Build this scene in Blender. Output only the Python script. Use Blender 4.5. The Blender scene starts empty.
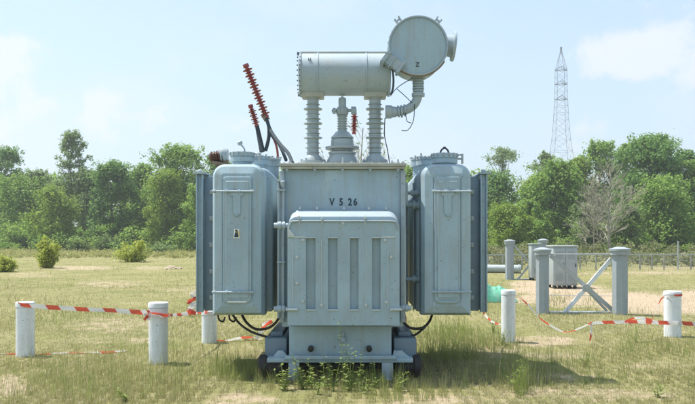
import bpy, bmesh, math, random
import numpy as np
from mathutils import Vector, Matrix, noise as mnoise

S = bpy.context.scene
COL = S.collection
F, CX, HY, CH = 750.0, 347.5, 238.0, 1.69      # focal length in photo pixels, centre, horizon row, eye height
R = math.radians
random.seed(7)

def PX(px, Y): return (px - CX) * Y / F
def PZ(py, Y): return CH - (py - HY) * Y / F
def P(px, py, Y): return Vector((PX(px, Y), Y, PZ(py, Y)))
def GY(py): return CH * F / (py - HY)

# ------------------------------------------------------------------ materials
def new_mat(name):
    m = bpy.data.materials.new(name); m.use_nodes = True
    nt = m.node_tree; nt.nodes.clear()
    return m, nt
def N(nt, t, **kw):
    n = nt.nodes.new(t)
    for k, v in kw.items():
        if k in n.inputs: n.inputs[k].default_value = v
        else: setattr(n, k, v)
    return n
def ramp(nt, stops):
    r = nt.nodes.new('ShaderNodeValToRGB'); e = r.color_ramp.elements
    while len(e) > 1: e.remove(e[-1])
    e[0].position, e[0].color = stops[0][0], stops[0][1]
    for p, c in stops[1:]:
        x = e.new(p); x.color = c
    return r
def c4(c): return (c[0], c[1], c[2], 1)

def simple_mat(name, col, rough=.6, metal=0., var=.12, scale=6., dirt=None, dirt_amt=.0, bump=.15, bscale=60, spec=.5, streak=False):
    m, nt = new_mat(name); L = nt.links.new
    tc = N(nt, 'ShaderNodeTexCoord')
    n1 = N(nt, 'ShaderNodeTexNoise', Scale=scale, Detail=7., Roughness=.65); L(tc.outputs['Object'], n1.inputs['Vector'])
    r1 = ramp(nt, [(.3, c4([x*(1-var) for x in col])), (.7, c4([min(1, x*(1+var)) for x in col]))]); L(n1.outputs['Fac'], r1.inputs['Fac'])
    out = r1.outputs['Color']
    if dirt:
        mp = N(nt, 'ShaderNodeMapping'); L(tc.outputs['Object'], mp.inputs['Vector'])
        mp.inputs['Scale'].default_value = (9, 9, 1.1) if streak else (2.5, 2.5, 2.5)
        n2 = N(nt, 'ShaderNodeTexNoise', Scale=1.6, Detail=9., Roughness=.72); L(mp.outputs[0], n2.inputs['Vector'])
        r2 = ramp(nt, [(.47, (0, 0, 0, 1)), (.75, (dirt_amt,)*3 + (1,))]); L(n2.outputs['Fac'], r2.inputs['Fac'])
        mx = N(nt, 'ShaderNodeMix', data_type='RGBA'); L(r2.outputs['Color'], mx.inputs[0]); L(out, mx.inputs[6]); mx.inputs[7].default_value = c4(dirt)
        out = mx.outputs[2]
        # small specks of rust / chipped paint
        n4 = N(nt, 'ShaderNodeTexNoise', Scale=27., Detail=3., Roughness=.6); L(tc.outputs['Object'], n4.inputs['Vector'])
        r4 = ramp(nt, [(.66, (0, 0, 0, 1)), (.71, (min(1, dirt_amt*1.6),)*3 + (1,))]); L(n4.outputs['Fac'], r4.inputs['Fac'])
        mx2 = N(nt, 'ShaderNodeMix', data_type='RGBA'); L(r4.outputs['Color'], mx2.inputs[0]); L(out, mx2.inputs[6]); mx2.inputs[7].default_value = c4([d*.6 for d in dirt])
        out = mx2.outputs[2]
    b = N(nt, 'ShaderNodeBsdfPrincipled', Roughness=rough, Metallic=metal)
    b.inputs['Specular IOR Level'].default_value = spec
    L(out, b.inputs['Base Color'])
    rr = N(nt, 'ShaderNodeMapRange'); L(n1.outputs['Fac'], rr.inputs[0]); rr.inputs[3].default_value = max(.05, rough-.12); rr.inputs[4].default_value = min(1, rough+.12)
    L(rr.outputs[0], b.inputs['Roughness'])
    if bump:
        n3 = N(nt, 'ShaderNodeTexNoise', Scale=bscale, Detail=4.); L(tc.outputs['Object'], n3.inputs['Vector'])
        nb = N(nt, 'ShaderNodeTexNoise', Scale=3.5, Detail=2.); L(tc.outputs['Object'], nb.inputs['Vector'])
        ad = N(nt, 'ShaderNodeMath', operation='MULTIPLY_ADD'); L(nb.outputs['Fac'], ad.inputs[0]); ad.inputs[1].default_value = 4.; L(n3.outputs['Fac'], ad.inputs[2])
        bp = N(nt, 'ShaderNodeBump', Strength=bump, Distance=.004); L(ad.outputs[0], bp.inputs['Height']); L(bp.outputs[0], b.inputs['Normal'])
    o = N(nt, 'ShaderNodeOutputMaterial'); L(b.outputs[0], o.inputs[0])
    return m

def leaf_mat(name, cols, trans=.35, rough=.6):
    m, nt = new_mat(name); L = nt.links.new
    g = N(nt, 'ShaderNodeNewGeometry')
    n = len(cols)
    r = ramp(nt, [(i/(n-1), c4(c)) for i, c in enumerate(cols)]); L(g.outputs['Random Per Island'], r.inputs['Fac'])
    b = N(nt, 'ShaderNodeBsdfPrincipled', Roughness=rough); b.inputs['Specular IOR Level'].default_value = .25
    L(r.outputs[0], b.inputs['Base Color'])
    t = N(nt, 'ShaderNodeBsdfTranslucent'); L(r.outputs[0], t.inputs['Color'])
    mx = N(nt, 'ShaderNodeMixShader'); mx.inputs[0].default_value = trans
    L(b.outputs[0], mx.inputs[1]); L(t.outputs[0], mx.inputs[2])
    o = N(nt, 'ShaderNodeOutputMaterial'); L(mx.outputs[0], o.inputs[0])
    return m

PAINT = (.305, .415, .48)
M = {}
M['paint'] = simple_mat('grey_blue_paint', PAINT, .46, var=.13, dirt=(.30, .285, .23), dirt_amt=.6, streak=True, scale=1.6, bump=.4)
M['paint_light'] = simple_mat('pale_grey_paint', (.32, .40, .45), .5, var=.12, dirt=(.28, .26, .22), dirt_amt=.55, streak=False, scale=4.)
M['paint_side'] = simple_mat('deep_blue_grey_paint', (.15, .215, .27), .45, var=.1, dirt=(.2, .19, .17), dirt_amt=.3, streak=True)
M['porcelain'] = simple_mat('grey_glaze', (.33, .39, .41), .3, var=.05, dirt=(.3, .27, .2), dirt_amt=.3)
M['beige'] = simple_mat('weathered_lid_paint', (.36, .38, .34), .55, var=.12, dirt=(.3, .22, .13), dirt_amt=.6)
M['brown'] = simple_mat('brown_glaze', (.075, .035, .022), .22, var=.15, bump=.05)
M['rust'] = simple_mat('rusty_steel', (.19, .14, .10), .8, var=.3, scale=30, dirt=(.35, .3, .25), dirt_amt=.7)
M['red'] = simple_mat('red_silicone', (.30, .055, .05), .45, var=.1, dirt=(.3, .2, .17), dirt_amt=.3)
M['cable'] = simple_mat('grey_cable', (.055, .07, .08), .85, var=.1, spec=.15)
M['bright'] = simple_mat('bright_paint', (.50, .55, .56), .45, var=.08)
M['black'] = simple_mat('black_rubber', (.018, .018, .018), .5, var=.2)
M['wheel'] = simple_mat('dark_wheel_iron', (.022, .023, .024), .65, var=.3, dirt=(.12, .08, .05), dirt_amt=.4)
M['ink'] = simple_mat('stencil_ink', (.02, .05, .075), .7, var=.3, scale=80, bump=0)
M['white'] = simple_mat('bollard_white', (.72, .76, .79), .55, var=.07, dirt=(.46, .45, .40), dirt_amt=.6, streak=True, scale=5)
M['galv'] = simple_mat('galvanised_steel', (.40, .44, .46), .45, .3, var=.1, dirt=(.3, .25, .2), dirt_amt=.4)
M['post'] = simple_mat('painted_concrete_post', (.30, .345, .38), .6, var=.08, dirt=(.3, .29, .25), dirt_amt=.5, streak=True)
M['cab'] = simple_mat('cabinet_grey', (.33, .38, .39), .5, var=.08, dirt=(.3, .28, .24), dirt_amt=.4, streak=True)
M['wire'] = simple_mat('dull_fence_steel', (.3, .31, .31), .6, .2, var=.15)
M['bark'] = simple_mat('bark', (.13, .105, .08), .9, var=.3, scale=10)
M['dry_bark'] = simple_mat('dry_bark', (.26, .25, .19), .9, var=.25, scale=10)
M['tarp'] = simple_mat('green_tarp', (.09, .32, .215), .45, var=.1, dirt=(.3, .35, .28), dirt_amt=.4)
M['label_white'] = simple_mat('label_white', (.75, .76, .72), .5, bump=0)
M['label_yellow'] = simple_mat('label_yellow', (.72, .50, .08), .5, bump=0)
M['earth'] = simple_mat('pale_earth', (.36, .29, .20), .95, var=.25, scale=9, bump=.6)
M['steel_tower'] = simple_mat('tower_steel', (.24, .28, .32), .6, .2, var=.1)

def tape_mat():
    m, nt = new_mat('barrier_tape_plastic'); L = nt.links.new
    uv = N(nt, 'ShaderNodeUVMap'); sp = N(nt, 'ShaderNodeSeparateXYZ'); L(uv.outputs[0], sp.inputs[0])
    sk = N(nt, 'ShaderNodeMath', operation='MULTIPLY_ADD'); L(sp.outputs['Y'], sk.inputs[0]); sk.inputs[1].default_value = .05; L(sp.outputs['X'], sk.inputs[2])
    f = N(nt, 'ShaderNodeMath', operation='PINGPONG'); L(sk.outputs[0], f.inputs[0]); f.inputs[1].default_value = .23
    g = N(nt, 'ShaderNodeMath', operation='GREATER_THAN'); L(f.outputs[0], g.inputs[0]); g.inputs[1].default_value = .125
    mx = N(nt, 'ShaderNodeMix', data_type='RGBA'); L(g.outputs[0], mx.inputs[0])
    mx.inputs[6].default_value = (.70, .69, .68, 1); mx.inputs[7].default_value = (.62, .10, .06, 1)
    b = N(nt, 'ShaderNodeBsdfPrincipled', Roughness=.4); L(mx.outputs[2], b.inputs['Base Color'])
    t = N(nt, 'ShaderNodeBsdfTranslucent'); L(mx.outputs[2], t.inputs[0])
    ms = N(nt, 'ShaderNodeMixShader'); ms.inputs[0].default_value = .4; L(b.outputs[0], ms.inputs[1]); L(t.outputs[0], ms.inputs[2])
    o = N(nt, 'ShaderNodeOutputMaterial'); L(ms.outputs[0], o.inputs[0]); return m
M['tape'] = tape_mat()

# ------------------------------------------------------------------ mesh helpers
class MB:
    def __init__(s): s.bm = bmesh.new()
    def box(s, x0, x1, y0, y1, z0, z1, bev=0., seg=2):
        t = bmesh.new(); bmesh.ops.create_cube(t, size=1)
        bmesh.ops.scale(t, vec=(abs(x1-x0), abs(y1-y0), abs(z1-z0)), verts=t.verts)
        bmesh.ops.translate(t, vec=((x0+x1)/2, (y0+y1)/2, (z0+z1)/2), verts=t.verts)
        if bev: bmesh.ops.bevel(t, geom=t.edges[:], offset=bev, segments=seg, affect='EDGES', profile=.5)
        return s.merge(t)
    def merge(s, t, mat=None):
        me = bpy.data.meshes.new('tmp')
        if mat is not None: bmesh.ops.transform(t, matrix=mat, verts=t.verts)
        t.to_mesh(me); t.free(); s.bm.from_mesh(me); bpy.data.meshes.remove(me); return s
    def prism(s, pts, y0, y1, bev=0., seg=3):
        """outline in x,z extruded along y"""
        t = bmesh.new()
        a = [t.verts.new((x, y0, z)) for x, z in pts]; b = [t.verts.new((x, y1, z)) for x, z in pts]
        f1 = t.faces.new(a); f2 = t.faces.new(b[::-1]); n = len(pts)
        for i in range(n): t.faces.new((a[i], b[i], b[(i+1) % n], a[(i+1) % n]))
        bmesh.ops.recalc_face_normals(t, faces=t.faces)
        if bev:
            bmesh.ops.bevel(t, geom=list(set(f1.edges) | set(f2.edges)), offset=bev, segments=seg, affect='EDGES', profile=.5)
        return s.merge(t)
    def lathe(s, prof, p0, axis, n=24):
        """prof: list of (dist along axis, radius)"""
        ax = Vector(axis).normalized(); q = ax.to_track_quat('Z', 'Y').to_matrix().to_4x4(); q.translation = Vector(p0)
        t = bmesh.new(); rings = []
        for d, r in prof:
            if r < 1e-5: rings.append([t.verts.new((0, 0, d))])
            else: rings.append([t.verts.new((r*math.cos(2*math.pi*i/n), r*math.sin(2*math.pi*i/n), d)) for i in range(n)])
        for a, b in zip(rings, rings[1:]):
            for i in range(n):
                j = (i+1) % n
                if len(a) == 1 and len(b) == 1: continue
                if len(a) == 1: t.faces.new((a[0], b[i], b[j]))
                elif len(b) == 1: t.faces.new((a[i], b[0], a[j]))
                else: t.faces.new((a[i], b[i], b[j], a[j]))
        for e in (rings[0], rings[-1]):
            if len(e) > 1: t.faces.new(e)
        bmesh.ops.recalc_face_normals(t, faces=t.faces)
        return s.merge(t, q)
    def cyl(s, p0, p1, r, r2=None, n=16):
        p0 = Vector(p0); p1 = Vector(p1); d = (p1-p0).length
        return s.lathe([(0, r), (d, r if r2 is None else r2)], p0, p1-p0, n)
    def bar(s, p0, p1, w, h):
        """rectangular bar, w across, h vertical-ish"""
        p0 = Vector(p0); p1 = Vector(p1); ax = (p1-p0).normalized()
        up = Vector((0, 1, 0)) if abs(ax.y) < .9 else Vector((0, 0, 1))
        a = ax.cross(up).normalized(); b = a.cross(ax).normalized()
        t = bmesh.new(); vs = []
        for p in (p0, p1):
            for sx, sy in ((-1, -1), (1, -1), (1, 1), (-1, 1)): vs.append(t.verts.new(p + a*sx*h/2 + b*sy*w/2))
        for f in ((0, 1, 2, 3), (7, 6, 5, 4), (0, 4, 5, 1), (1, 5, 6, 2), (2, 6, 7, 3), (3, 7, 4, 0)): t.faces.new([vs[i] for i in f])
        bmesh.ops.recalc_face_normals(t, faces=t.faces)
        return s.merge(t)
    def tube(s, pts, r, n=10, smooth=4, taper=None):
        pts = [Vector(p) for p in pts]
        if smooth and len(pts) > 2: pts = catmull(pts, smooth)
        m = len(pts); t = bmesh.new(); rings = []; prev = None
        for i, p in enumerate(pts):
            d = (pts[min(i+1, m-1)] - pts[max(i-1, 0)]).normalized()
            if prev is None: a = d.orthogonal().normalized()
            else: a = (prev - d*prev.dot(d)).normalized()
            prev = a; b = d.cross(a)
            rr = r if taper is None else r + (taper-r)*i/(m-1)
            rings.append([t.verts.new(p + (a*math.cos(2*math.pi*k/n) + b*math.sin(2*math.pi*k/n))*rr) for k in range(n)])
        for a, b in zip(rings, rings[1:]):
            for k in range(n): t.faces.new((a[k], a[(k+1) % n], b[(k+1) % n], b[k]))
        t.faces.new(rings[0][::-1]); t.faces.new(rings[-1])
        bmesh.ops.recalc_face_normals(t, faces=t.faces)
        return s.merge(t)
    def bolt(s, p, d=(0, -1, 0), r=.012, h=.012):
        return s.lathe([(0, r*1.5), (h*.3, r*1.5), (h*.3, r), (h, r)], p, d, 6)
    def each(s, name, mat, parent=None, gap=.004, ang=35):
        """one object per separate piece (pieces closer than gap stay together)"""
        bm = s.bm; bm.verts.ensure_lookup_table(); seen = {}; comps = []
        for v in bm.verts:
            if v in seen: continue
            st = [v]; seen[v] = len(comps); c = []
            while st:
                a = st.pop(); c.append(a)
                for e in a.link_edges:
                    b = e.other_vert(a)
                    if b not in seen: seen[b] = len(comps); st.append(b)
            comps.append(c)
        bb = [([min(v.co[i] for v in c) for i in range(3)], [max(v.co[i] for v in c) for i in range(3)]) for c in comps]
        par = list(range(len(comps)))
        def find(i):
            while par[i] != i: i = par[i]
            return i
        for i in range(len(comps)):
            for j in range(i):
                if all(bb[i][0][k] - gap < bb[j][1][k] and bb[j][0][k] - gap < bb[i][1][k] for k in range(3)): par[find(i)] = find(j)
        gid = {v: find(seen[v]) for v in bm.verts}; out = []
        for g in sorted(set(gid.values())):
            nb = MB(); nb.bm.free(); nb.bm = bm.copy(); nb.bm.verts.ensure_lookup_table()
            kill = [nb.bm.verts[k] for k, v in enumerate(bm.verts) if gid[v] != g]
            bmesh.ops.delete(nb.bm, geom=kill, context='VERTS'); out.append(nb.build(name, mat, parent, ang=ang))
        bm.free(); return out
    def build(s, name, mat, parent=None, label=None, ang=35):
        me = bpy.data.meshes.new(name); bm = s.bm
        for f in bm.faces: f.smooth = True
        for e in bm.edges:
            if len(e.link_faces) != 2 or e.calc_face_angle(0) > R(ang): e.smooth = False
        bm.to_mesh(me); bm.free(); me.materials.append(mat)
        o = bpy.data.objects.new(name, me); COL.objects.link(o)
        if parent:
            o.parent = parent
            off = Vector((0, 0, 0)); p = parent
            while p: off += p.location; p = p.parent
            me.transform(Matrix.Translation(-off))
        if label: o['label'] = label
        return o
def catmull(pts, k):
    out = []; n = len(pts)
    for i in range(n-1):
        p0, p1, p2, p3 = pts[max(i-1, 0)], pts[i], pts[i+1], pts[min(i+2, n-1)]
        for j in range(k):
            t = j/k
            out.append(.5*((2*p1) + (p2-p0)*t + (2*p0-5*p1+4*p2-p3)*t*t + (3*p1-p0-3*p2+p3)*t**3))
    out.append(pts[-1]); return out
def rrect(x0, x1, z0, z1, rt, rb=None, n=6):
    rb = rt if rb is None else rb; pts = []
    for cx, cz, r, a0 in ((x1-rb, z0+rb, rb, -90), (x1-rt, z1-rt, rt, 0), (x0+rt, z1-rt, rt, 90), (x0+rb, z0+rb, rb, 180)):
        for i in range(n+1):
            a = R(a0 + 90*i/n); pts.append((cx + r*math.cos(a), cz + r*math.sin(a)))
    return pts
def tag(o, label=None, cat=None, group=None, kind=None):
    for k, v in (('label', label), ('category', cat), ('group', group), ('kind', kind)):
        if v: o[k] = v
    return o
def empty(name, loc, label, cat, group=None):
    o = bpy.data.objects.new(name, None); o.location = loc; COL.objects.link(o); o.empty_display_size = .2
    return tag(o, label, cat, group)
def np_mesh(name, verts, faces, mats, parent=None, smooth=False, loc_sub=None):
    """verts (n,3) ; faces (m,k) arrays"""
    me = bpy.data.meshes.new(name); v = np.asarray(verts, dtype=np.float32)
    if loc_sub is not None: v = v - np.asarray(loc_sub, dtype=np.float32)
    f = np.asarray(faces, dtype=np.int32); k = f.shape[1]
    me.vertices.add(len(v)); me.vertices.foreach_set('co', v.ravel())
    me.loops.add(f.size); me.loops.foreach_set('vertex_index', f.ravel())
    me.polygons.add(len(f)); me.polygons.foreach_set('loop_start', np.arange(0, f.size, k, dtype=np.int32))
    me.polygons.foreach_set('loop_total', np.full(len(f), k, dtype=np.int32))
    if smooth: me.polygons.foreach_set('use_smooth', np.ones(len(f), dtype=bool))
    me.update(calc_edges=True); me.validate()
    me.materials.append(mats)
    o = bpy.data.objects.new(name, me); COL.objects.link(o)
    if parent: o.parent = parent
    return o
def text_mesh(name, body, size, loc, mat, parent, xs=1.):
    cu = bpy.data.curves.new(name, 'FONT'); cu.body = body; cu.size = size; cu.extrude = .0008; cu.offset = size*.030; cu.align_x = 'CENTER'; cu.space_character = 1.35
    t = bpy.data.objects.new('t', cu); COL.objects.link(t)
    dg = bpy.context.evaluated_depsgraph_get(); me = bpy.data.meshes.new_from_object(t.evaluated_get(dg))
    bpy.data.objects.remove(t)
    me.transform(Matrix.Translation(loc) @ Matrix.Rotation(R(90), 4, 'X') @ Matrix.Scale(xs, 4, (1, 0, 0)))
    off = Vector((0, 0, 0)); p = parent
    while p: off += p.location; p = p.parent
    me.transform(Matrix.Translation(-off))
    me.materials.clear(); me.materials.append(mat); me.name = name
    o = bpy.data.objects.new(name, me); COL.objects.link(o); o.parent = parent
    return o

# ------------------------------------------------------------------ TRANSFORMER
T = empty('power_transformer', (-.06, 9.9, 0), 'large grey-blue electrical transformer with tall bushings standing on short legs in dry grass', 'transformer')
pm = M['paint']
YT = 9.05                                     # tank front plane
tx0, tx1 = PX(282, YT), PX(403, YT); zt0, zt1 = .50, PZ(169.5, YT)
mb = MB(); mb.box(tx0, tx1, YT, 11.2, PZ(327, YT), zt1, .012, 2)
tank = mb.build('tank', pm, T)
mb = MB()                                     # corner flanges up both sides of the tank
for x in (tx0, tx1):
    mb.box(x-.028, x+.028, YT-.035, YT+.02, PZ(322, YT), zt1-.02, .004)
    for k in range(14): mb.bolt((x, YT-.035, PZ(318, YT) + k*.135), r=.008)
mb.each('corner_flange', M['paint_light'], tank)
mb = MB()                                     # lid
zl0, zl1 = zt1 + .002, PZ(163.2, 9.0)
mb.box(PX(279.5, 8.98), PX(406.5, 8.98), 8.97, 11.27, zl0 + .03, zl1, .006)
mb.box(PX(281, 8.98), PX(405, 8.98), 8.985, 11.25, zl0, zl0 + .027, .004)
lid = mb.build('lid', M['beige'], tank, 'weathered beige-grey lid plate')
mb = MB()
for k in range(5):
    x = PX(287, 9) + k*(PX(398, 9) - PX(287, 9))/4
    mb.lathe([(0, .018), (.012, .018), (.012, .011), (.03, .011)], (x, 8.985, zl0 - .002), (0, 0, -1), 8)
for k in range(17):
    x = PX(284, 9) + k*(PX(402, 9) - PX(284, 9))/16
    mb.lathe([(0, .010), (.012, .010)], (x, 9.02, zl1), (0, 0, 1), 6)
mb.each('lid_bolt', M['paint_light'], tank)
text_mesh('stencil_number', 'V 5 26', .118, (PX(343.4, YT), YT-.003, PZ(205.2, YT)), M['ink'], tank, .80)

# front cabinet (four recessed windows between broad ribs)
YB = 8.72
bx0, bx1 = PX(287.5, YB), PX(399.5, YB); bz0, bz1 = PZ(325.5, YB), PZ(219., YB)
mb = MB()
mb.prism(rrect(bx0, bx1, bz0, bz1, .115, .012, 8), YB + .06, YT - .03, 0)
fb = mb.build('front_cabinet', pm, T)
mb = MB()                                     # front skin frame with openings
rec = [(306, 315.5), (328, 337.5), (350, 358.5), (372, 380.5)]
zr1, zr0 = PZ(238, YB), PZ(309.5, YB)
# frame made as: top strip with rounded corners, bottom strip, vertical ribs
top = [(bx0, zr1), (bx1, zr1)] + [(bx1-.115 + .115*math.cos(R(a)), bz1-.115 + .115*math.sin(R(a))) for a in range(0, 91, 10)] + [(bx0+.115 + .115*math.cos(R(a)), bz1-.115 + .115*math.sin(R(a))) for a in range(90, 181, 10)]
mb.prism(top, YB, YB + .059, 0)
mb.box(bx0, bx1, YB, YB + .059, bz0, zr0)
xs = [287.5] + [v for r_ in rec for v in r_] + [399.5]
for i in range(0, len(xs), 2): mb.box(PX(xs[i], YB), PX(xs[i+1], YB), YB, YB + .059, zr0 + .0005, zr1 - .0005)
bmesh.ops.remove_doubles(mb.bm, verts=mb.bm.verts, dist=.0002)
skin = mb.build('front_panel', pm, fb, ang=20)
mb = MB()
for a, b in rec:
    mb.box(PX(a, YB) - .004, PX(b, YB) + .004, YB - .016, YB + .03, zr0 - .012, zr0 + .002, .003)
    mb.box(PX(a, YB) - .004, PX(b, YB) + .004, YB - .012, YB + .02, zr1 - .001, zr1 + .011, .003)
for a, b in ((291.5, 305.8), (380.8, 395.5)): mb.box(PX(a, YB), PX(b, YB), YB - .012, YB - .001, PZ(237.8, YB), PZ(236.2, YB), .003)
for x in (321.5, 366): mb.box(PX(x, YB) - .003, PX(x, YB) + .003, YB - .006, YB - .0005, zr0 + .02, zr1 - .02)
mb.box(PX(388, YB) - .004, PX(388, YB) + .004, YB - .008, YB - .0005, zr0 + .01, zr1 - .02)
mb.box(PX(293, YB) - .004, PX(293, YB) + .004, YB - .008, YB - .0005, zr0 + .01, zr1 - .02)
mb.each('sill_ledge', M['bright'], fb)
# rounded lid rim over the cabinet: top cap curving back
mb = MB()
t = bmesh.new(); zf, zbk = PZ(217.3, YB), PZ(209.6, YT - .036)
rings_ = []
for (yy_, top_, ins, zl_) in ((YB + .0605, zf + .004, .000, bz1 - .16), (YB + .062, zf + .010, .004, bz1 - .16), (YB + .11, zf + .045, .012, bz1 - .15), (YB + .20, zbk - .006, .022, bz1 - .14), (YT - .036, zbk, .028, bz1 - .13)):
    rings_.append([t.verts.new((x_, yy_, z_)) for x_, z_ in rrect(bx0 - .006 + ins, bx1 + .006 - ins, zl_, top_, .115, .004, 8)])
for ra, rb_ in zip(rings_, rings_[1:]):
    for i_ in range(len(ra)): t.faces.new((ra[i_], ra[(i_+1) % len(ra)], rb_[(i_+1) % len(ra)], rb_[i_]))
t.faces.new(rings_[0]); t.faces.new(rings_[-1]); bmesh.ops.recalc_face_normals(t, faces=t.faces); mb.merge(t)
mb.tube([(bx0+.01, YB - .01, bz1 - .13), (bx0 + .035, YB - .012, bz1 - .055), (bx0+.11, YB - .012, bz1 - .025), (0, YB - .012, bz1 - .025), (bx1-.11, YB - .012, bz1 - .025), (bx1 - .035, YB - .012, bz1 - .055), (bx1-.01, YB-.01, bz1 - .13)], .010, 8, 4)
mb.build('top_rim', M['paint_light'], fb, 'bright rounded rim along the top of the front cabinet')
mb = MB()
for x in (300, 317, 344, 369, 386): mb.lathe([(0, .013), (.01, .013), (.01, .008), (.03, .008)], (PX(x, 8.9), 8.9, PZ(209.3, 8.9)), (0, 0, 1), 8)
for x, y in ((299, 217.5), (322, 219), (343, 223), (365, 218), (303, 240), (385, 240), (386, 302), (303, 301), (297, 257), (391, 257), (321.5, 305), (366, 305), (297, 283)): mb.bolt(P(x, y, YB - .001), r=.014, h=.028)
for x in (299.5, 322, 365): mb.box(PX(x, YB)-.006, PX(x, YB)+.006, YB-.01, YB-.001, PZ(225, YB), PZ(218, YB), .002)
mb.each('stud', M['bright'], fb)
# corner clamps / nozzles
def nozzle(p0, axis, r, ln, name, parent, mat=M['paint_light']):
    m_ = MB(); m_.lathe([(0, r*.62), (ln*.35, r*.62), (ln*.35, r), (ln*.5, r), (ln*.5, r*.8), (ln*.58, r*.8), (ln*.58, r*1.02), (ln*.78, r*1.02), (ln*.8, r*.75), (ln, r*.7), (ln, 0)], p0, axis, 18)
    return m_.build(name, mat, parent)
nozzle(P(291, 225.5, YB + .10), (-1, 0, 0), .046, .20, 'nozzle', fb)
nozzle(P(291, 309, YB + .10), (-1, 0, 0), .044, .20, 'nozzle', fb)
nozzle(P(397, 308, YB + .10), (1, 0, 0), .040, .17, 'nozzle', fb)
mb = MB()
for s, x in ((-1, 292), (1, 396)):
    a = P(x, 309.2, YB)
    mb.box(a.x - .07, a.x + .07, YB - .03, YB - .001, a.z - .016, a.z + .012, .006)
    mb.cyl((a.x - .05, YB - .035, a.z), (a.x + .06, YB - .035, a.z), .011, n=8)
a = P(292, 231, YB); mb.prism([(a.x-.05, a.z+.05), (a.x+.03, a.z-.05), (a.x+.03, a.z-.07), (a.x-.05, a.z-.07)], YB-.02, YB-.001, .003)
mb.each('corner_clamp', M['bright'], fb)
# side conduits left and right of tank
mb = MB()
for x in (278.6, 283.4): mb.cyl(P(x, 318, 9.0), P(x, 181, 9.0), .016, n=12)
for y in (181, 190, 225, 262, 306): mb.box(PX(277, 9), PX(285.5, 9), 8.972, 9.04, PZ(y, 9) - .011, PZ(y, 9) + .011, .003)
mb.lathe([(0, .012), (.03, .026), (.07, .026), (.08, .012)], P(282.5, 187.5, 8.97), (0, 0, 1), 12)
mb.build('side_conduit', M['paint_light'], T)
mb = MB()
for x, r in ((406.8, .014), (413.5, .012), (418.8, .028)): mb.cyl(P(x, 310, 9.5), P(x, 183 if r < .02 else 196, 9.5), r, n=12)
mb.build('side_conduit', M['paint_light'], T)
for (y, x0, x1, r) in ((193, 403, 421, .030), (205, 403, 424, .045), (279, 404, 423, .036)):
    mb = MB(); a = P(x0, y, 9.35); b = P(x1, y, 9.35); L_ = b.x - a.x
    mb.lathe([(0, r*.7), (L_*.45, r*.7), (L_*.45, r*1.35), (L_*.58, r*1.35), (L_*.58, r*.95), (L_*.68, r*.95), (L_*.68, r*1.35), (L_*.82, r*1.35), (L_*.82, r*.8), (L_, r*.8)], a, (1, 0, 0), 18)
    mb.build('cross_pipe', pm, T)
mb = MB()
for x, dx in ((404.5, .0), (405.5, .0)): pass
mb.box(PX(404.5, 9.2), PX(407.5, 9.2), 9.15, 9.25, PZ(205, 9.2), PZ(183, 9.2), .005)
mb.build('bracket', M['paint_light'], T)

# pedestal and undercarriage
mb = MB(); YP = 8.98
mb.box(PX(289, YP), PX(391.5, YP), YP, 11.0, PZ(357.2, YP), PZ(325.9, YP), .008)
ped = mb.build('pedestal', pm, T)
mb = MB()
for x in (311, 369):
    mb.lathe([(0, .024), (.02, .024), (.02, .034), (.075, .034), (.08, .02), (.08, 0)], P(x, 347.5, YP), (0, -1, -.15), 14)
mb.each('rubber_plug', M['black'], ped)
mb = MB(); mb.lathe([(0, .012), (.05, .014), (.06, .03), (.11, .045), (.115, .0)], P(342.8, 332, YP - .04), (0, 0, -1), 12)
mb.cyl(P(342.8, 332, YP - .04), P(342.8, 332, YP + .02), .012); mb.build('drain_valve', M['paint_light'], ped)
mb = MB()
mb.box(PX(267, 8.95), PX(413, 8.95), 8.93, 11.1, PZ(362.3, 8.95), PZ(358, 8.95), .006)
mb.box(PX(285, 8.92), PX(396, 8.92), 8.9, 8.955, PZ(359.3, 8.92), PZ(355.5, 8.92), .004)
for x in (285, 341, 397): mb.bolt(P(x, 359.5, 8.929), r=.011)
base = mb.build('base_plate', M['paint'], T)
mb = MB()
for a, b in ((266.5, 288), (393, 415)):
    mb.box(PX(a, 9.3), PX(b, 9.3), 9.1, 11.0, PZ(356.9, 9.1), PZ(336, 9.3), .012)
    m_ = (a+b)/2
    mb.box(PX(m_-6, 9.3), PX(m_+6, 9.3), 9.25, 10.8, PZ(335.8, 9.3), PZ(331, 9.3), .012)
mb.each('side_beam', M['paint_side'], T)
mb = MB()
for s, (a, b, c) in ((1, (272, 283, 288.6)), (-1, (392, 398, 410))):   # light wedge gussets on the plate
    mb.prism([(PX(a, 9.02), PZ(357.5, 9.02)), (PX(c, 9.02), PZ(357.5, 9.02)), (PX(b if s > 0 else b+4, 9.02), PZ(350.5, 9.02)), (PX(b-5 if s > 0 else b-4, 9.02), PZ(350.5, 9.02))], 9.0, 9.09, .004)
mb.each('gusset', M['paint'], T)
for a, b in ((288.5, 299), (382, 393)):
    mb = MB(); y = 8.92
    zt_ = PZ(362.8, y)
    mb.box(PX(a, y), PX(b, y), y, y + .02, 0.0, zt_, .002)
    mb.box(PX(a, y), PX(a, y) + .012, y + .021, y + .11, 0.0, zt_); mb.box(PX(b, y) - .012, PX(b, y), y + .021, y + .11, 0.0, zt_)
    mb.box(PX(a, y) - .03, PX(b, y) + .03, y - .03, y + .14, -.02, .012, .002)
    mb.build('leg', M['paint_light'], T)
    mb = MB(); mb.box(PX(a, y), PX(b, y), 10.9, 10.98, 0.0, zt_, .002); mb.build('leg', M['paint_light'], T)
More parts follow.
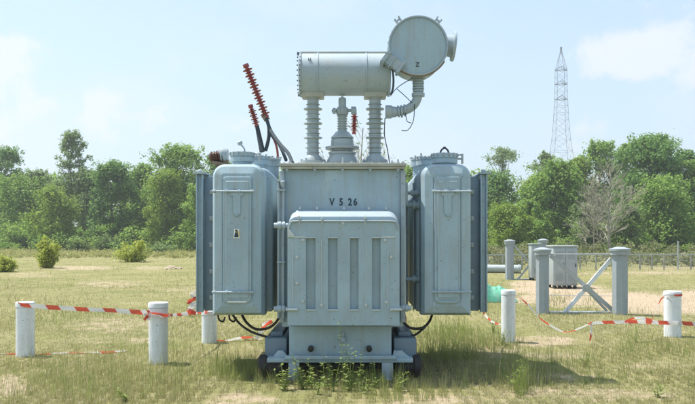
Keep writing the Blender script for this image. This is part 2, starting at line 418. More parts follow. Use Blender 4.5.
for x0, x1 in ((258.5, 285), (395.5, 421)):
    for yy in (9.12, 10.7):
        mb = MB(); Y = yy; a = PX(x0, 9.12); b = PX(x1, 9.12); r = .135; L_ = b-a
        mb.lathe([(0, r*.75), (.02, r), (L_*.3, r*1.03), (L_*.3, r*.9), (L_*.72, r*.88), (L_*.72, r*1.08), (L_-.015, r*1.06), (L_, r*.8), (L_, 0)], (a, Y, .135), (1, 0, 0), 28)
        mb.build('wheel', M['wheel'], T)
for yy in (9.12, 10.7):
    mb = MB(); mb.cyl((PX(285, 9.3), yy, .135), (PX(395, 9.3), yy, .135), .035); mb.build('axle', M['wheel'], T)

# ---------------- cooling vessels
def vessel(side):
    if side < 0: x0, x1, xi = PX(213, 9.08), PX(265, 9.08), -.93
    else: x0, x1, xi = PX(470.5, 9.08), PX(421, 9.08), .855
    lo, hi = min(x0, x1), max(x0, x1)
    zb, ztp = PZ(316, 8.95), PZ(164.2, 9.05)
    mb = MB()
    ol = [p for p in rrect(lo, hi, zb, ztp, .15, .03, 8) if p[1] > (zb+ztp)/2]; c_ = .03
    ol = [(hi, zb)] + ol + [(lo, zb)]
    mb.prism(ol, 8.95, 9.40, .12, 2)
    v = mb.build('cooling_vessel', pm, T, ang=22)
    for y0, y1, f in ((9.36, 10.08, .0), (10.06, 10.76, .015), (10.74, 11.3, .03)):
        mb = MB(); a, b = (lo + .015 + f*.2, xi - f*.3) if side < 0 else (xi + f*.3, hi - .015 - f*.2)
        mb.prism(rrect(a, b, zb + .012 + f*.3, ztp - .015 - f*.3, .15, .03, 8), y0, y1, .028, 3)
        mb.build('vessel_section', pm, v)
    # weld beads down the corners
    mb = MB()
    for xx_ in (lo + .13, hi - .13): mb.tube([(xx_, 8.949, zb + .16), (xx_, 8.947, (zb+ztp)/2), (xx_, 8.949, ztp - .17)], .006, 6, 6)
    mb.each('weld_seam', pm, v)
    # raised front plate
    w = hi - lo; a, b = lo + .145, hi - .145
    mb = MB()
    mb.prism(rrect(a, b, PZ(304, 8.93), PZ(176.5, 8.93), .035, .08, 5), 8.925, 8.949, .012, 2)
    mb.prism(rrect(a + .035, b - .03, PZ(298, 8.9), PZ(181, 8.9), .012, .02, 4), 8.912, 8.9245, .004, 1)
    mb.build('front_plate', pm, v)
    mb = MB(); c = (a+b)/2
    mb.prism(rrect(c-.11, c+.11, PZ(302.3, 8.92), PZ(300.9, 8.92), .004), 8.904, 8.9115); mb.build('sill_strip', M['label_white'] if side < 0 else M['paint'], v)
    mb = MB()
    for y in ((191.3, 291.8) if side > 0 else (191.3, 292.2)):
        z = PZ(y, 8.9)
        p_, q_ = (lo + .02, hi - .11) if side < 0 else (lo + .11, hi - .02)
        mb.cyl((p_, 8.893, z), (q_, 8.893, z), .012, n=10)
        for k in range(4): mb.lathe([(0, .018), (.035, .018)], (p_ + .01 + k*(q_-p_-.055)/3, 8.893, z), (1, 0, 0), 8)
    zc = PZ(191, 8.9)
    mb.box(c - .075, c + .075, 8.895, 8.911, zc - .06, zc - .014, .003)
    mb.each('clamp_bar', M['paint_light'], v)
    mb = MB()
    pts = [(c-.045, zc - .02), (c-.045, zc-.26), (c-.015, zc-.30), (c+.015, zc-.30), (c+.045, zc-.26), (c+.045, zc-.02)]
    mb.prism(pts, 8.893, 8.9115, .003, 1); mb.bolt((c, 8.893, zc-.285), r=.014, h=.02)
    mb.build('strap', pm, v)
    # round lids on top
    spots = ((9.33, 242.3, .150, 151.5, 161), (9.95, 260, .135, 156, 164.5), (10.6, 271.5, .13, 158.5, 166)) if side < 0 else ((9.33, 444.5, .160, 152.5, 162.5), (9.95, 426.5, .14, 157, 164.5), (10.6, 420, .13, 159, 166))
    for k, (Y, px, r, ya, yb) in enumerate(spots):
        mb = MB(); xx = PX(px, Y); zb_ = ztp - .05; z1 = PZ(ya, Y - r); z0 = PZ(yb, Y - r)
        h = z1 - zb_
        mb.lathe([(0, r*.8), (z0 - zb_, r*.8), (z0 - zb_, r), (z0 - zb_ + h*.25, r), (z0 - zb_ + h*.25, r*.93), (z0 - zb_ + h*.32, r*.93), (z0-zb_ + h*.32, r), (h, r), (h, 0)], (xx, Y, zb_), (0, 0, 1), 32)
        ring = mb.build('round_lid', pm, v)
        mb = MB()
        for q in range(14):
            an = 2*math.pi*q/14; mb.cyl((xx + r*1.02*math.cos(an), Y + r*1.02*math.sin(an), z0 + h*.35), (xx + r*1.02*math.cos(an), Y + r*1.02*math.sin(an), z1 + .004), .006, n=6)
            mb.lathe([(0, .015), (.014, .015)], (xx + r*1.02*math.cos(an), Y + r*1.02*math.sin(an), z0 + h*.45), (0, 0, 1), 6)
        if k == 0:
            s_ = 1
            mb.cyl((xx + r, Y, (z0+z1)/2), (xx + r + .07*s_, Y, (z0+z1)/2), .012, n=8); mb.box(xx + r + .05, xx + r + .072, Y-.02, Y+.02, z0, z1)
            mb.cyl((xx + r, Y, z1 - .012), (xx + r + .07, Y, z1 - .012), .01, n=8)
        mb.each('lid_stud', M['galv'], v)
        if k == 0 and side > 0:
            mb = MB(); mb.tube([(xx-.055, Y, z1), (xx-.04, Y, z1+.045), (xx, Y, z1+.075), (xx+.04, Y, z1+.045), (xx+.055, Y, z1)], .011, 8, 4); mb.lathe([(0, .016), (.02, .016)], (xx, Y, z1 + .07), (0, 0, 1), 8); mb.build('lifting_eye', M['cable'], v)
        if k == 0 and side < 0:
            mb = MB(); b0 = Vector((xx + .03, Y, z1)); mb.tube([b0, b0 + Vector((-.005, 0, .05)), b0 + Vector((-.045, 0, .10))], .010, 8, 3); mb.lathe([(0, .012), (.01, .03), (.04, .034), (.055, .012)], b0 + Vector((-.045, -.01, .095)), (-.5, 0, 1), 10); mb.build('breather_cock', M['paint_light'], v)
        if k > 0:
            mb = MB()
            for q in range(5):
                an = q*1.3 + side; mb.cyl((xx + .6*r*math.cos(an), Y + .6*r*math.sin(an), z1), (xx + .6*r*math.cos(an), Y + .6*r*math.sin(an), z1 + .02 + .02*(q % 3)), .013, n=8)
            mb.each('terminal_stud', M['galv'], v)
    # outer radiator bank
    mb = MB(); sx = -1 if side < 0 else 1
    Yr = 9.45
    xo = PX(196.5, Yr) if side < 0 else PX(487, Yr); xin = PX(214, Yr) if side < 0 else PX(469, Yr)
    zr_b, zr_t = PZ(312, Yr), PZ(174.5, Yr)
    wpost = .085
    a, b = (xo, xo + wpost) if side < 0 else (xo - wpost, xo)
    mb.box(a, b, Yr, Yr + .05, zr_b, zr_t, .006)
    lip = .016
    mb.box(a, a + lip, Yr - .035, Yr - .001, zr_b, zr_t, .002); mb.box(b - lip, b, Yr - .035, Yr - .001, zr_b, zr_t, .002)
    rad = mb.build('radiator_post', pm, T)
    mb = MB()
    for k in range(7):
        y = Yr + .10 + k*.17
        mb.box(min(xo, xin) + .012, max(xo, xin) + .0, y, y + .045, zr_b + .02, zr_t - .04, .018, 3)
    a2, b2 = (b + .004, xin + .03) if side < 0 else (xin - .03, a - .004)
    mb.box(a2, b2, Yr + .045, Yr + .09, zr_b + .01, zr_t - .02, .008)
    mb.box(xo - .012*sx - .005, xo - .012*sx + .005, Yr + .10, Yr + 1.16, zr_b + .03, zr_t - .05)  # thin plate added to block light between fins and make their shadow solid
    mb.build('radiator_fin_and_shade_plate', M['paint_side'], rad)
    mb = MB(); n_ = 5
    for i in range(n_):                    # dark stiffener studs on the inner sheet
        z0_ = zr_b + .18 + (zr_t - zr_b - .4)*i/(n_-1); xm = (a2+b2)/2 - .01*sx
        mb.box(xm - .022, xm + .022, Yr + .018, Yr + .043, z0_ - .03, z0_ + .03, .006); mb.bolt((xm, Yr + .018, z0_), r=.012)
    mb.each('stiffener', M['cab'], rad)
    mb = MB()
    for z in np.linspace(zr_b + .12, zr_t - .12, 8): mb.bolt(((a+b)/2, Yr, z), r=.009)
    mb.box(xo - .035*(1 if side < 0 else 0) - (.1 if side > 0 else 0), xo + .035*(1 if side > 0 else 0) + (.12 if side < 0 else 0), Yr - .06, Yr + 1.2, zr_t + .003, zr_t + .028, .004)
    mb.lathe([(0, .03), (.02, .03), (.035, .012), (.035, 0)], ((a+b)/2, Yr, zr_t + .028), (0, 0, 1), 12)
    mb.each('header_plate', M['paint_light'], rad)
    mb = MB()
    for z in (zr_b + .22, zr_t - .2): mb.cyl((xin - .02*sx, Yr + .5, z), (xin - .3*sx, Yr + .5, z), .035)
    mb.each('radiator_pipe', pm, rad)
    return v
vl = vessel(-1); vr = vessel(1)
# warning plate on the left vessel
mb = MB(); c = P(236.5, 233.5, 8.905)
mb.prism([(c.x-.038, c.z-.058), (c.x+.038, c.z-.058), (c.x+.030, c.z+.056), (c.x-.028, c.z+.056)], 8.905, 8.9115)
lab = mb.build('warning_plate', M['label_white'], vl, 'small white edged plate with a dark bottle shape')
mb = MB(); mb.prism([(c.x-.028, c.z-.044), (c.x+.024, c.z-.044), (c.x+.022, c.z-.02), (c.x+.012, c.z+.018), (c.x+.012, c.z+.046), (c.x-.014, c.z+.046), (c.x-.014, c.z+.018), (c.x-.024, c.z-.02)], 8.902, 8.9045)
mb.build('plate_figure', M['ink'], vl)
mb = MB(); mb.prism([(c.x+.026, c.z-.03), (c.x+.034, c.z-.03), (c.x+.028, c.z+.03), (c.x+.018, c.z+.03)], 8.9015, 8.9045); mb.lathe([(0, .006), (.0015, .006)], (c.x-.002, 8.9018, c.z+.018), (0, -1, 0), 10)
mb.build('plate_stripe', M['label_yellow'], vl)

# ---------------- post insulators under the conservator
YC = 9.6
def shed_col(px, y_top, y_bot, rcore, parent, name='support_insulator'):
    mb = MB(); x = PX(px, YC); z0 = PZ(y_bot, YC); z1 = PZ(y_top, YC); h = z1 - z0
    prof = [(0, .165), (.022, .165), (.022, .13), (h*.085, .115), (h*.12, rcore*1.1)]
    n = 11
    for k in range(n):
        z = h*(.15 + .80*k/n); big = (k in (3, 6, 9))
        r = rcore*(1.62 if big else (1.36 if k % 2 else 1.22))
        prof += [(z, rcore), (z + .002, r*.97), (z + .006, r), (z + (.016 if big else .009), r*.98), (z + (.022 if big else .012), rcore)]
        if k in (3, 6): prof += [(z+.045, rcore*1.08), (z+.06, rcore)]
    prof += [(h*.96, rcore), (h*.965, rcore*1.35), (h, rcore*1.35), (h, 0)]
    mb.lathe(prof, (x, YC, z0), (0, 0, 1), 32)
    o = mb.build(name, M['porcelain'], parent, ang=45)
    mb = MB()
    for q in range(8):
        a = 2*math.pi*q/8 + .2; mb.lathe([(0, .012), (.03, .012)], (x + .148*math.cos(a), YC + .148*math.sin(a), z0 + .02), (0, 0, 1), 6)
    mb.build('flange_bolt', M['galv'], o)
    return o
shed_col(313, 97, 163.2, .074, T); shed_col(375, 97, 163.2, .074, T)

# conservator drum
zc = PZ(74.8, YC); rc = 21.0*YC/F; xa, xb = PX(299.5, YC), PX(390, YC); Lc = xb - xa
mb = MB()
mb.lathe([(0, 0), (0, rc*.97), (.008, rc*1.04), (.03, rc*1.04), (.03, rc*.985), (Lc*.20, rc*.985), (Lc*.20, rc*1.018), (Lc*.215, rc*1.018), (Lc*.215, rc*.99), (Lc*.727, rc*.99), (Lc*.727, rc*1.018), (Lc*.742, rc*1.018), (Lc*.742, rc*.985), (Lc-.03, rc*.985), (Lc-.03, rc*1.04), (Lc-.006, rc*1.04), (Lc, rc*.96), (Lc, 0)], (xa, YC, zc), (1, 0, 0), 56)
drum = mb.build('conservator_drum', M['paint_light'], T, ang=25)
mb = MB()
for q in range(26):
    a = 2*math.pi*q/26
    for x in (xa - .004, ): mb.lathe([(0, .010), (.014, .010)], (x, YC + rc*.99*math.cos(a), zc + rc*.99*math.sin(a)), (-1, 0, 0), 6)
    mb.lathe([(0, .007), (.006, .007)], (xa + .018, YC + rc*1.038*math.cos(a), zc + rc*1.038*math.sin(a)), (0, math.cos(a), math.sin(a)), 6)
mb.cyl((xa - .03, YC - .03, zc + rc*1.0), (xa + .01, YC - .03, zc + rc*1.0), .014, n=8)
mb.each('drum_bolt', M['cable'], drum)
mb = MB(); mb.box(PX(318, YC), PX(367, YC), YC - .07, YC + .07, zc + rc*.955, zc + rc*1.055, .008)
mb.box(PX(301, YC), PX(388, YC), YC - .03, YC + .03, zc + rc*.97, zc + rc*1.085, .006)
mb.build('top_rail', M['beige'], drum)
mb = MB()
for px in (313, 375): mb.box(PX(px - 11, YC), PX(px + 11, YC), YC - .12, YC + .12, zc - rc*1.12, zc - rc*.86, .01)
mb.each('saddle', M['beige'], drum)
mb = MB(); mb.box(PX(309.2, YC), PX(309.9, YC), YC - rc*.9, YC - rc*.84, PZ(64.6, YC), PZ(62.6, YC)); mb.box(PX(311, YC), PX(311.7, YC), YC - rc*.9, YC - rc*.84, PZ(64.6, YC), PZ(62.6, YC)); mb.each('tally_mark', M['cable'], drum)
# round end drum facing the front
YD = 9.25; cd = P(418.3, 45.3, YD); rd = 30.2*YD/F
mb = MB()
mb.lathe([(.022, 0), (.022, rd*.93), (.0, rd*.935), (-.0, rd*.99), (.01, rd), (.04, rd), (.045, rd*.95), (.07, rd*.95), (.075, rd), (.11, rd), (.115, rd*.93), (.48, rd*.93), (.52, rd*.7), (.53, 0)], cd, (0, 1, 0), 64)
disc = mb.build('round_drum', M['paint_light'], T, ang=25)
mb = MB(); mb.lathe([(0, rd*.925), (.004, rd*.925), (.004, 0)], cd + Vector((0, .021, 0)), (0, -1, 0), 64); mb.build('end_cover', M['paint'], disc, 'flat dull grey round end cover', ang=25)
text_mesh('drum_mark', 'Z', .075, (PX(417.6, YD), YD + .013, PZ(66.3, YD)), M['cable'], disc, .9)
mb = MB()
for q in range(32):
    a = 2*math.pi*q/32 + .07
    mb.cyl(cd + Vector((rd*1.0*math.cos(a), .03, rd*1.0*math.sin(a))), cd + Vector((rd*1.0*math.cos(a), .09, rd*1.0*math.sin(a))), .007, n=6)
mb.build('rim_bolt', M['galv'], disc)
mb = MB()
for an in (127, 52):
    d = Vector((math.cos(R(an)), 0, math.sin(R(an)))); t_ = Vector((-d.z, 0, d.x))
    for s in (-1, 1): mb.bar(cd + d*rd*.98 + t_*.025*s + Vector((0, .06, 0)), cd + d*(rd + .07) + t_*.03*s + Vector((0, .06, 0)), .05, .016)
    mb.bar(cd + d*(rd + .035) - t_*.03 + Vector((0, .06, 0)), cd + d*(rd + .035) + t_*.03 + Vector((0, .06, 0)), .02, .02)
mb.each('lifting_lug', M['galv'], disc)
mb = MB(); p = P(445, 45.5, 9.45)
mb.lathe([(0, .13), (.09, .14), (.09, .185), (.105, .19), (.125, .185), (.125, .12), (.13, 0)], p, (1, 0, -.10), 32)
mb.build('side_nozzle', M['paint_light'], disc)
mb = MB()                                     # arc of rust on the lower rim
pts = [cd + Vector((rd*1.003*math.cos(R(a)), .022, rd*1.003*math.sin(R(a)))) for a in range(215, 331, 6)]
mb.tube(pts, .015, 6, 1); mb.build('rusty_rim', M['rust'], disc, 'rust-brown lower edge of the rim')
# tilted connecting bracket between the drums
mb = MB()
a = P(386, 58.5, 9.25); b = P(400.5, 69, 9.25)
mb.bar(a, b, .16, .12); d = (b-a).normalized(); nrm = Vector((-d.z, 0, d.x))
mb.bar(a - d*.03 , a + d*.02, .2, .17); mb.bar(a + (b-a)*.42 - d*.008, a + (b-a)*.42 + d*.008, .19, .16)
mb.bar(b - d*.02, b + d*.012, .2, .16)
for s in (-1, 1): mb.lathe([(0, .018), (.02, .018)], a + nrm*.055*s + Vector((0, -.1, 0)), (0, -1, 0), 8)
mb.bar(a + nrm*.07 + d*.02, b + nrm*.07, .03, .02)
mb.build('valve_box', M['paint_light'], T)
# elbow pipe below drum
mb = MB(); Ye = 9.45
def fl(mb, p, ax, r, w): mb.lathe([(-w/2, r), (w/2, r)], p, ax, 22)
mb.tube([P(418.2, 74, Ye), P(418.2, 84, Ye), P(418, 94, Ye), P(415.5, 102.5, Ye), P(409, 108.5, Ye), P(400, 111.4, Ye), P(391, 112, Ye)], .058, 20, 5)
for y, r in ((77.5, .098), (81, .07), (83.4, .074), (86, .07), (88.6, .074), (91, .07), (95, .082)): fl(mb, P(418.2, y, Ye), (0, 0, 1), r, .02 if r < .08 else .04)
for x, r in ((398.5, .074), (401.5, .078), (404.8, .076)): fl(mb, P(x, 111.5 if x < 403 else 110.4, Ye), (1, 0, .1), r, .02)
mb.lathe([(0, .0), (0, .083), (.075, .083), (.08, .072), (.10, .07), (.14, .062)], P(385.5, 112, Ye), (1, 0, 0), 24)
mb.build('elbow_pipe', M['paint_light'], T)
mb = MB()
mb.tube([P(413.5, 78, 9.4), P(404, 83, 9.4), P(396, 89, 9.4), P(390.5, 96, 9.4)], .005, 6, 4)
mb.tube([P(397, 89, 9.4), P(405, 96, 9.4), P(412, 103, 9.4)], .005, 6, 4)
mb.tube([P(414.5, 104, 9.38), P(413.5, 120, 9.38), P(408, 130, 9.38), P(401.5, 130.5, 9.38)], .005, 6, 4)
mb.tube([P(405.5, 113, 9.38), P(407, 121, 9.38), P(411, 123, 9.38)], .005, 6, 4)
mb.tube([P(385, 118, 9.5), P(384.5, 135, 9.5), P(387.5, 150, 9.5), P(389.5, 163, 9.5)], .006, 6, 4)
mb.tube([P(391, 64, 9.28), P(393.3, 76, 9.28), P(393, 88, 9.28), P(390.5, 95, 9.28)], .013, 8, 4)
mb.build('thin_wire', M['cable'], T)

# ---------------- centre bushing
mb = MB(); px = 342.3; x = PX(px, YC); z = lambda y: PZ(y, YC) - PZ(163.2, YC); k = YC/F
prof = [(0, 15.5*k), (z(160), 15.2*k), (z(155), 12.5*k), (z(154.5), 13.5*k), (z(152.5), 13.8*k), (z(151.5), 10.5*k), (z(150), 11*k), (z(149.5), 16.5*k), (z(147.3), 17*k), (z(146), 11.5*k), (z(140), 11.2*k), (z(139), 9.8*k), (z(138.6), 11.3*k), (z(137.4), 11.3*k), (z(136), 9.8*k), (z(132), 6.5*k), (z(131.3), 4.8*k)]
for yy in (129.5, 127, 124.5, 122, 119.5, 117): prof += [(z(yy), 4.2*k), (z(yy-.4), 5.2*k), (z(yy-1), 5.2*k), (z(yy-1.4), 4.2*k)]
prof += [(z(115.3), 4.4*k), (z(115), 5.8*k), (z(113), 6.2*k), (z(109), 6.2*k), (z(107.5), 5*k), (z(107.2), 3.9*k), (z(99.5), 3.9*k), (z(98), 3.4*k), (z(97.6), 1.2*k), (z(96.5), 1.2*k), (z(96.4), 0)]
mb.lathe(prof, (x, YC, PZ(163.2, YC)), (0, 0, 1), 40)
cb = mb.build('centre_bushing', M['porcelain'], T)
mb = MB()
mb.lathe([(0, .02), (.03, .02), (.03, .04), (.065, .04), (.065, .02), (.08, .02)], P(338, 111, YC), (-1, 0, 0), 14)
mb.lathe([(0, .02), (.04, .02), (.04, .05), (.10, .05), (.11, .02), (.11, 0)], P(348, 110.5, YC), (1, 0, 0), 14)
mb.cyl(P(331, 148.3, YC), P(325.8, 148.2, YC), .022, n=12)
for q in range(10):
    a = 2*math.pi*q/10; mb.lathe([(0, .010), (.035, .010)], (x + 15*k*math.cos(a), YC + 15*k*math.sin(a), PZ(149.8, YC)), (0, 0, 1), 6)
    mb.bar((x + 10.5*k*math.cos(a), YC + 10.5*k*math.sin(a), PZ(146, YC)), (x + 9.6*k*math.cos(a), YC + 9.6*k*math.sin(a), PZ(139, YC)), .014, .014)
for dx in (-2.8, 0, 2.8): mb.box(x + dx*k - .006, x + dx*k + .006, YC - 6.6*k, YC - 5.9*k, PZ(114, YC), PZ(108.5, YC))
mb.each('terminal_clamp', M['paint_light'], cb)

# lid ironwork
mb = MB()
for px_, h_ in ((324, .02), (343, .07), (352, .025), (392, .03), (398, .045), (403, .02), (290, .03), (362, .03)):
    mb.lathe([(0, .02), (.012, .02), (.012, .011), (h_, .011)], P(px_, 163, 9.1), (0, 0, 1), 8)
for px_ in (386, 391, 397, 402): mb.box(PX(px_, 9.5) - .03, PX(px_, 9.5) + .03, 9.45, 9.6, zl1, zl1 + random.uniform(.02, .06), .004)
for px_ in (283, 287, 291): mb.box(PX(px_, 9.4) - .02, PX(px_, 9.4) + .02, 9.35, 9.45, zl1, zl1 + random.uniform(.02, .05), .004)
mb.each('lid_fitting', M['galv'], T)

# ---------------- rear red insulators with leads
def red_rod(p0, p1, r, nshed, name='red_insulator'):
    d = (p1-p0).length; prof = [(0, r*1.5), (.03, r*1.5), (.03, r)]
    for i in range(nshed):
        s = .05 + (d-.1)*i/nshed; rr = r*(2.7 if i % 2 == 0 else 1.9)
        prof += [(s, r), (s+.005, rr), (s+.009, rr), (s+.018, r)]
    prof += [(d-.04, r), (d-.04, r*1.7), (d, r*1.6), (d, 0)]
    mb = MB(); mb.lathe(prof, p0, p1-p0, 18); return mb.build(name, M['red'], T)
YR = 10.9
ri = red_rod(P(266.5, 117.5, YR), P(245.5, 64.5, YR), .027, 17)
red_rod(P(257, 126.5, YR + .1), P(250.3, 105, YR + .1), .022, 8)
red_rod(P(354, 134, 10.9), P(354.5, 112, 10.9), .020, 9)
mb = MB()
for (x, y) in ((262, 112), (268, 112), (261.5, 117), (269.5, 119)): mb.cyl(P(265.5, 115.5, YR), P(x, y, YR - .03), .010, n=6)
mb.lathe([(0, .03), (.07, .045), (.1, .03)], P(266.5, 121, YR), (-.35, 0, 1), 12)
mb.build('lead_clamp', M['rust'], T)
mb = MB()
mb.cyl(P(262.3, 151.5, YR), P(257, 126, YR + .1), .042, .03, n=12)
mb.tube([P(266.5, 119, YR), P(269, 128, YR), P(268.5, 139, YR), P(265.5, 151, YR)], .026, 10, 5)
mb.tube([P(266.5, 119, YR - .03), P(271, 131, YR - .2), P(280, 144, YR - .6), P(288, 153, YR - 1), P(292.5, 163, YR - 1.3)], .024, 10, 5)
mb.tube([P(270, 134, YR), P(277, 141, YR - .1), P(282, 150, YR - .3), P(286, 160, YR - .6)], .024, 10, 5)
mb.build('lead_cable', M['cable'], T)
mb = MB(); mb.tube([P(271, 134, YR + .05), P(275.5, 143, YR), P(277.5, 152, YR), P(278, 161, YR)], .017, 10, 5); mb.build('lead_cable', M['red'], T, 'dull red cable lead')
# brown porcelain bushing lying behind the left vessel
mb = MB(); a = P(224, 156, 10.2); b = P(210.5, 157.5, 10.2)
prof = []; Lb = (b-a).length; r0 = .085
for i in range(5): s = Lb*i/5; prof += [(s, r0*.8), (s + .012, r0*1.12 - i*.004), (s + .02, r0*1.1 - i*.004), (s + .03, r0*.8)]
prof += [(Lb, r0*.75), (Lb + .02, r0*.4), (Lb+.02, 0)]
mb.lathe(prof, a, b-a, 22); bb = mb.build('side_bushing', M['brown'], T, 'dark brown glazed bushing lying on its side')
mb = MB(); mb.lathe([(0, 0), (0, .08), (.03, .095), (.09, .095), (.12, .06), (.12, 0)], P(228, 155, 10.2), (-1, 0, 0), 20); mb.build('bushing_cap', M['porcelain'], bb)
mb = MB(); mb.bar(P(213, 162.5, 10.2), P(229, 165.5, 10.2), .14, .04); mb.bar(P(215, 160, 10.2), P(219, 172, 10.2), .05, .03); mb.bar(P(222, 149.5, 10.2), P(223, 163, 10.2), .03, .02); mb.bar(P(226, 160, 10.2), P(226, 180, 10.2), .1, .06); mb.build('bushing_bracket', M['rust'], bb)

# ---------------- hoses underneath
mb = MB()
mb.tube([P(242, 315, 9.6), P(247, 323, 9.5), P(256, 329, 9.4), P(268, 328, 9.3), P(277, 321, 9.15), P(279.5, 313, 9.05)], .017, 10, 6)
mb.tube([P(232.5, 314.5, 9.6), P(240, 324, 9.5), P(252, 332, 9.4), P(269, 337.5, 9.3)], .015, 10, 6)
for x in (218, 229): mb.tube([P(x, 315, 9.3), P(x + 1, 319.5, 9.3), P(x + 5, 321.5, 9.3), P(x + 7, 317, 9.3)], .012, 8, 5)
mb.build('drain_hose', M['black'], T)
mb = MB()
mb.tube([P(402, 313, 9.1), P(404, 322, 9.1), P(411, 328, 9.2), P(422, 328, 9.3), P(429, 322, 9.5), P(432, 315, 9.6)], .017, 10, 6)
mb.tube([P(425, 327, 9.4), P(418, 333, 9.3), P(410, 337.5, 9.3)], .015, 10, 5)
mb.build('drain_hose', M['black'], T)
mb = MB(); mb.lathe([(0, .022), (.02, .03), (.07, .03), (.09, .02)], P(404.4, 321.5, 9.07), (-.15, 0, 1), 12); mb.build('hose_coupling', M['red'], T)

# ------------------------------------------------------------------ BOLLARDS
def bollard(px, ytop, ybase, r_px, label):
    Y = GY(ybase); r = r_px*Y/F; h = PZ(ytop, Y - r)
    e = empty('bollard', (PX(px, Y), Y, 0), label, 'bollard', 'white bollards around the transformer')
    mb = MB(); x = PX(px, Y)
    mb.lathe([(-.1, r*.96), (h - .075, r*.96)], (x, Y, 0), (0, 0, 1), 40); mb.build('post', M['white'], e)
    mb = MB(); mb.lathe([(h - .0745, r*.90), (h - .07, r*1.0), (h - .02, r*1.0), (h - .006, r*.97), (h, r*.86), (h, 0)], (x, Y, 0), (0, 0, 1), 40); mb.build('cap', M['white'], e)
    return x, Y, r, h
B1 = bollard(25.3, 302.5, 356, 9.2, 'white round bollard at the far left with tape tied round its top')
B2 = bollard(158.3, 303, 363, 9.9, 'white round bollard with tape knotted at its shoulder, nearest on the left side')
B3 = bollard(209.3, 311, 343, 7.8, 'short white bollard just behind the left corner of the transformer')
B4 = bollard(508.3, 290.5, 342, 7.3, 'slim white bollard beside the green tarp, right of the transformer')
B5 = bollard(672.5, 291.5, 336, 8.6, 'white bollard with orange tape wrapped round its cap, far right')

# ------------------------------------------------------------------ TAPE
def ribbon(name, paths, label, parent=None, group='red and white barrier tapes', w=.075, off=0.):
    """paths: list of lists of (point, roll degrees, width factor)"""
    bm = bmesh.new(); uv = bm.loops.layers.uv.new('UVMap')
    for ip, path in enumerate(paths):
        pts = [Vector(p) for p, *_ in path]; k = 8
        cs = catmull(pts, k); m = len(cs); dist = off + .25*ip; rows = []
        for i, p in enumerate(cs):
            j = min(i//k, len(path)-2); t = i/k - j if i < m-1 else 1.
            ro = path[j][1]*(1-t) + path[j+1][1]*t; wf = path[j][2]*(1-t) + path[j+1][2]*t
            d = (cs[min(i+1, m-1)] - cs[max(i-1, 0)]).normalized()
            up = Vector((0, 0, 1)) - d*d.z
            if up.length < .05: up = Vector((1, 0, 0)) - d*d.x
            up.normalize(); q = Matrix.Rotation(R(ro), 3, d); up = q @ up
            if i: dist += (p - cs[i-1]).length
            rw = mnoise.noise(Vector((dist*5, off, 0)))*.006
            nd = d.cross(up).normalized()
            rows.append([(bm.verts.new(p + up*w*wf*s + nd*rw*(1 if s else -1)), dist, s) for s in (-.5, 0, .5)])
        for a, b in zip(rows, rows[1:]):
            for c in (0, 1):
                q = (a[c], b[c], b[c+1], a[c+1]); f = bm.faces.new([v[0] for v in q]); f.smooth = True
                for lp, v in zip(f.loops, q): lp[uv].uv = (v[1], v[2])
    me = bpy.data.meshes.new(name); bm.to_mesh(me); bm.free(); me.materials.append(M['tape'])
    o = bpy.data.objects.new(name, me); COL.objects.link(o)
    if parent is None: tag(o, label, 'barrier tape', group)
    else: o.parent = parent
    return o
def ring(B, z, tilt=0., a0=0, a1=360, n=12, wf=.5, roll=0):
    x, Y, r, h = B
    return [(Vector((x + (r*1.03+.004)*math.cos(R(a0 + (a1-a0)*i/n)), Y + (r*1.03+.004)*math.sin(R(a0 + (a1-a0)*i/n)), z + tilt*math.cos(R(a0 + (a1-a0)*i/n)))), roll, wf) for i in range(n+1)]
yb1, yb2 = B1[1], B2[1]
f1 = B1[1] - B1[2] - .015; f2 = B2[1] - B2[2] - .02
ribbon('barrier_tape', [
    [(P(17.5, 303, f1 + .03), 0, .5), (P(24, 305, f1), 10, .75), (P(50, 307.2, f1 - .08), 0, .85), (P(80, 309, f1 - .2), 8, .8), (P(110, 310.3, f1 - .35), 0, .72), (P(130, 311.5, f2 + .1), 0, .8), (P(142, 312.8, f2), 20, .9), (P(147, 316, f2), 50, .8)],
    [(P(143, 310, f2), 30, .8), (P(149, 318, f2), -20, .9), (P(152, 313.5, f2 - .01), 30, .5), (P(170, 316, f2 + .02), 0, .45)],
    [(P(144, 320, f2 + .0), 0, .5), (P(149, 314, f2 - .02), 60, .6), (P(148, 310, f2 - .02), 0, .4)],
    ], 'red and white tape stretched taut between the two bollards on the left', off=.12)
ribbon('barrier_tape', [
    [(P(148, 314, f2 - .03), 0, .4), (P(158, 316.2, f2 - .015), 0, .5), (P(169, 315, f2 + .03), 10, .5), (P(180, 314.5, 10.5), -10, .6), (P(192, 312.5, 11), 0, .85), (P(203, 311.5, 11.6), 10, .9), (P(209, 312.5, 12.1), 30, .6)],
    [(P(196, 313.5, 10.95), 0, .8), (P(188, 309, 11), 40, .8), (P(197, 305, 11), -20, .7), (P(188, 302, 11), 30, .7), (P(196, 298, 11), 0, .6), (P(191, 294.5, 11), 30, .5), (P(197, 291, 11), 0, .4)],
    ], 'crumpled red and white tape bunched behind the left radiator of the transformer', off=.4)
f4 = B4[1] - B4[2] - .01
x5, Y5, r5, h5 = B5
ribbon('barrier_tape', [
    [(P(483, 311, 11.0), 0, .3), (P(486, 316, 11.2), 60, .4), (P(492, 321.5, 11.6), 20, .4), (P(500.5, 324.5, 12.0), 60, .4)],
    [(P(513, 294, f4 + .1), 0, .3), (P(520, 297.5, 12.0), 60, .35), (P(530, 307, 11.95), 20, .45), (P(540, 318, 11.9), 60, .45), (P(555, 328, 11.9), 30, .5), (P(567, 332, 11.9), 70, .5), (P(580, 328, 11.95), 20, .5), (P(592, 322.5, 12.0), 40, .5)],
    ], 'slack twisted tape drooping from the slim bollard beside the green tarp', off=.2, w=.07)
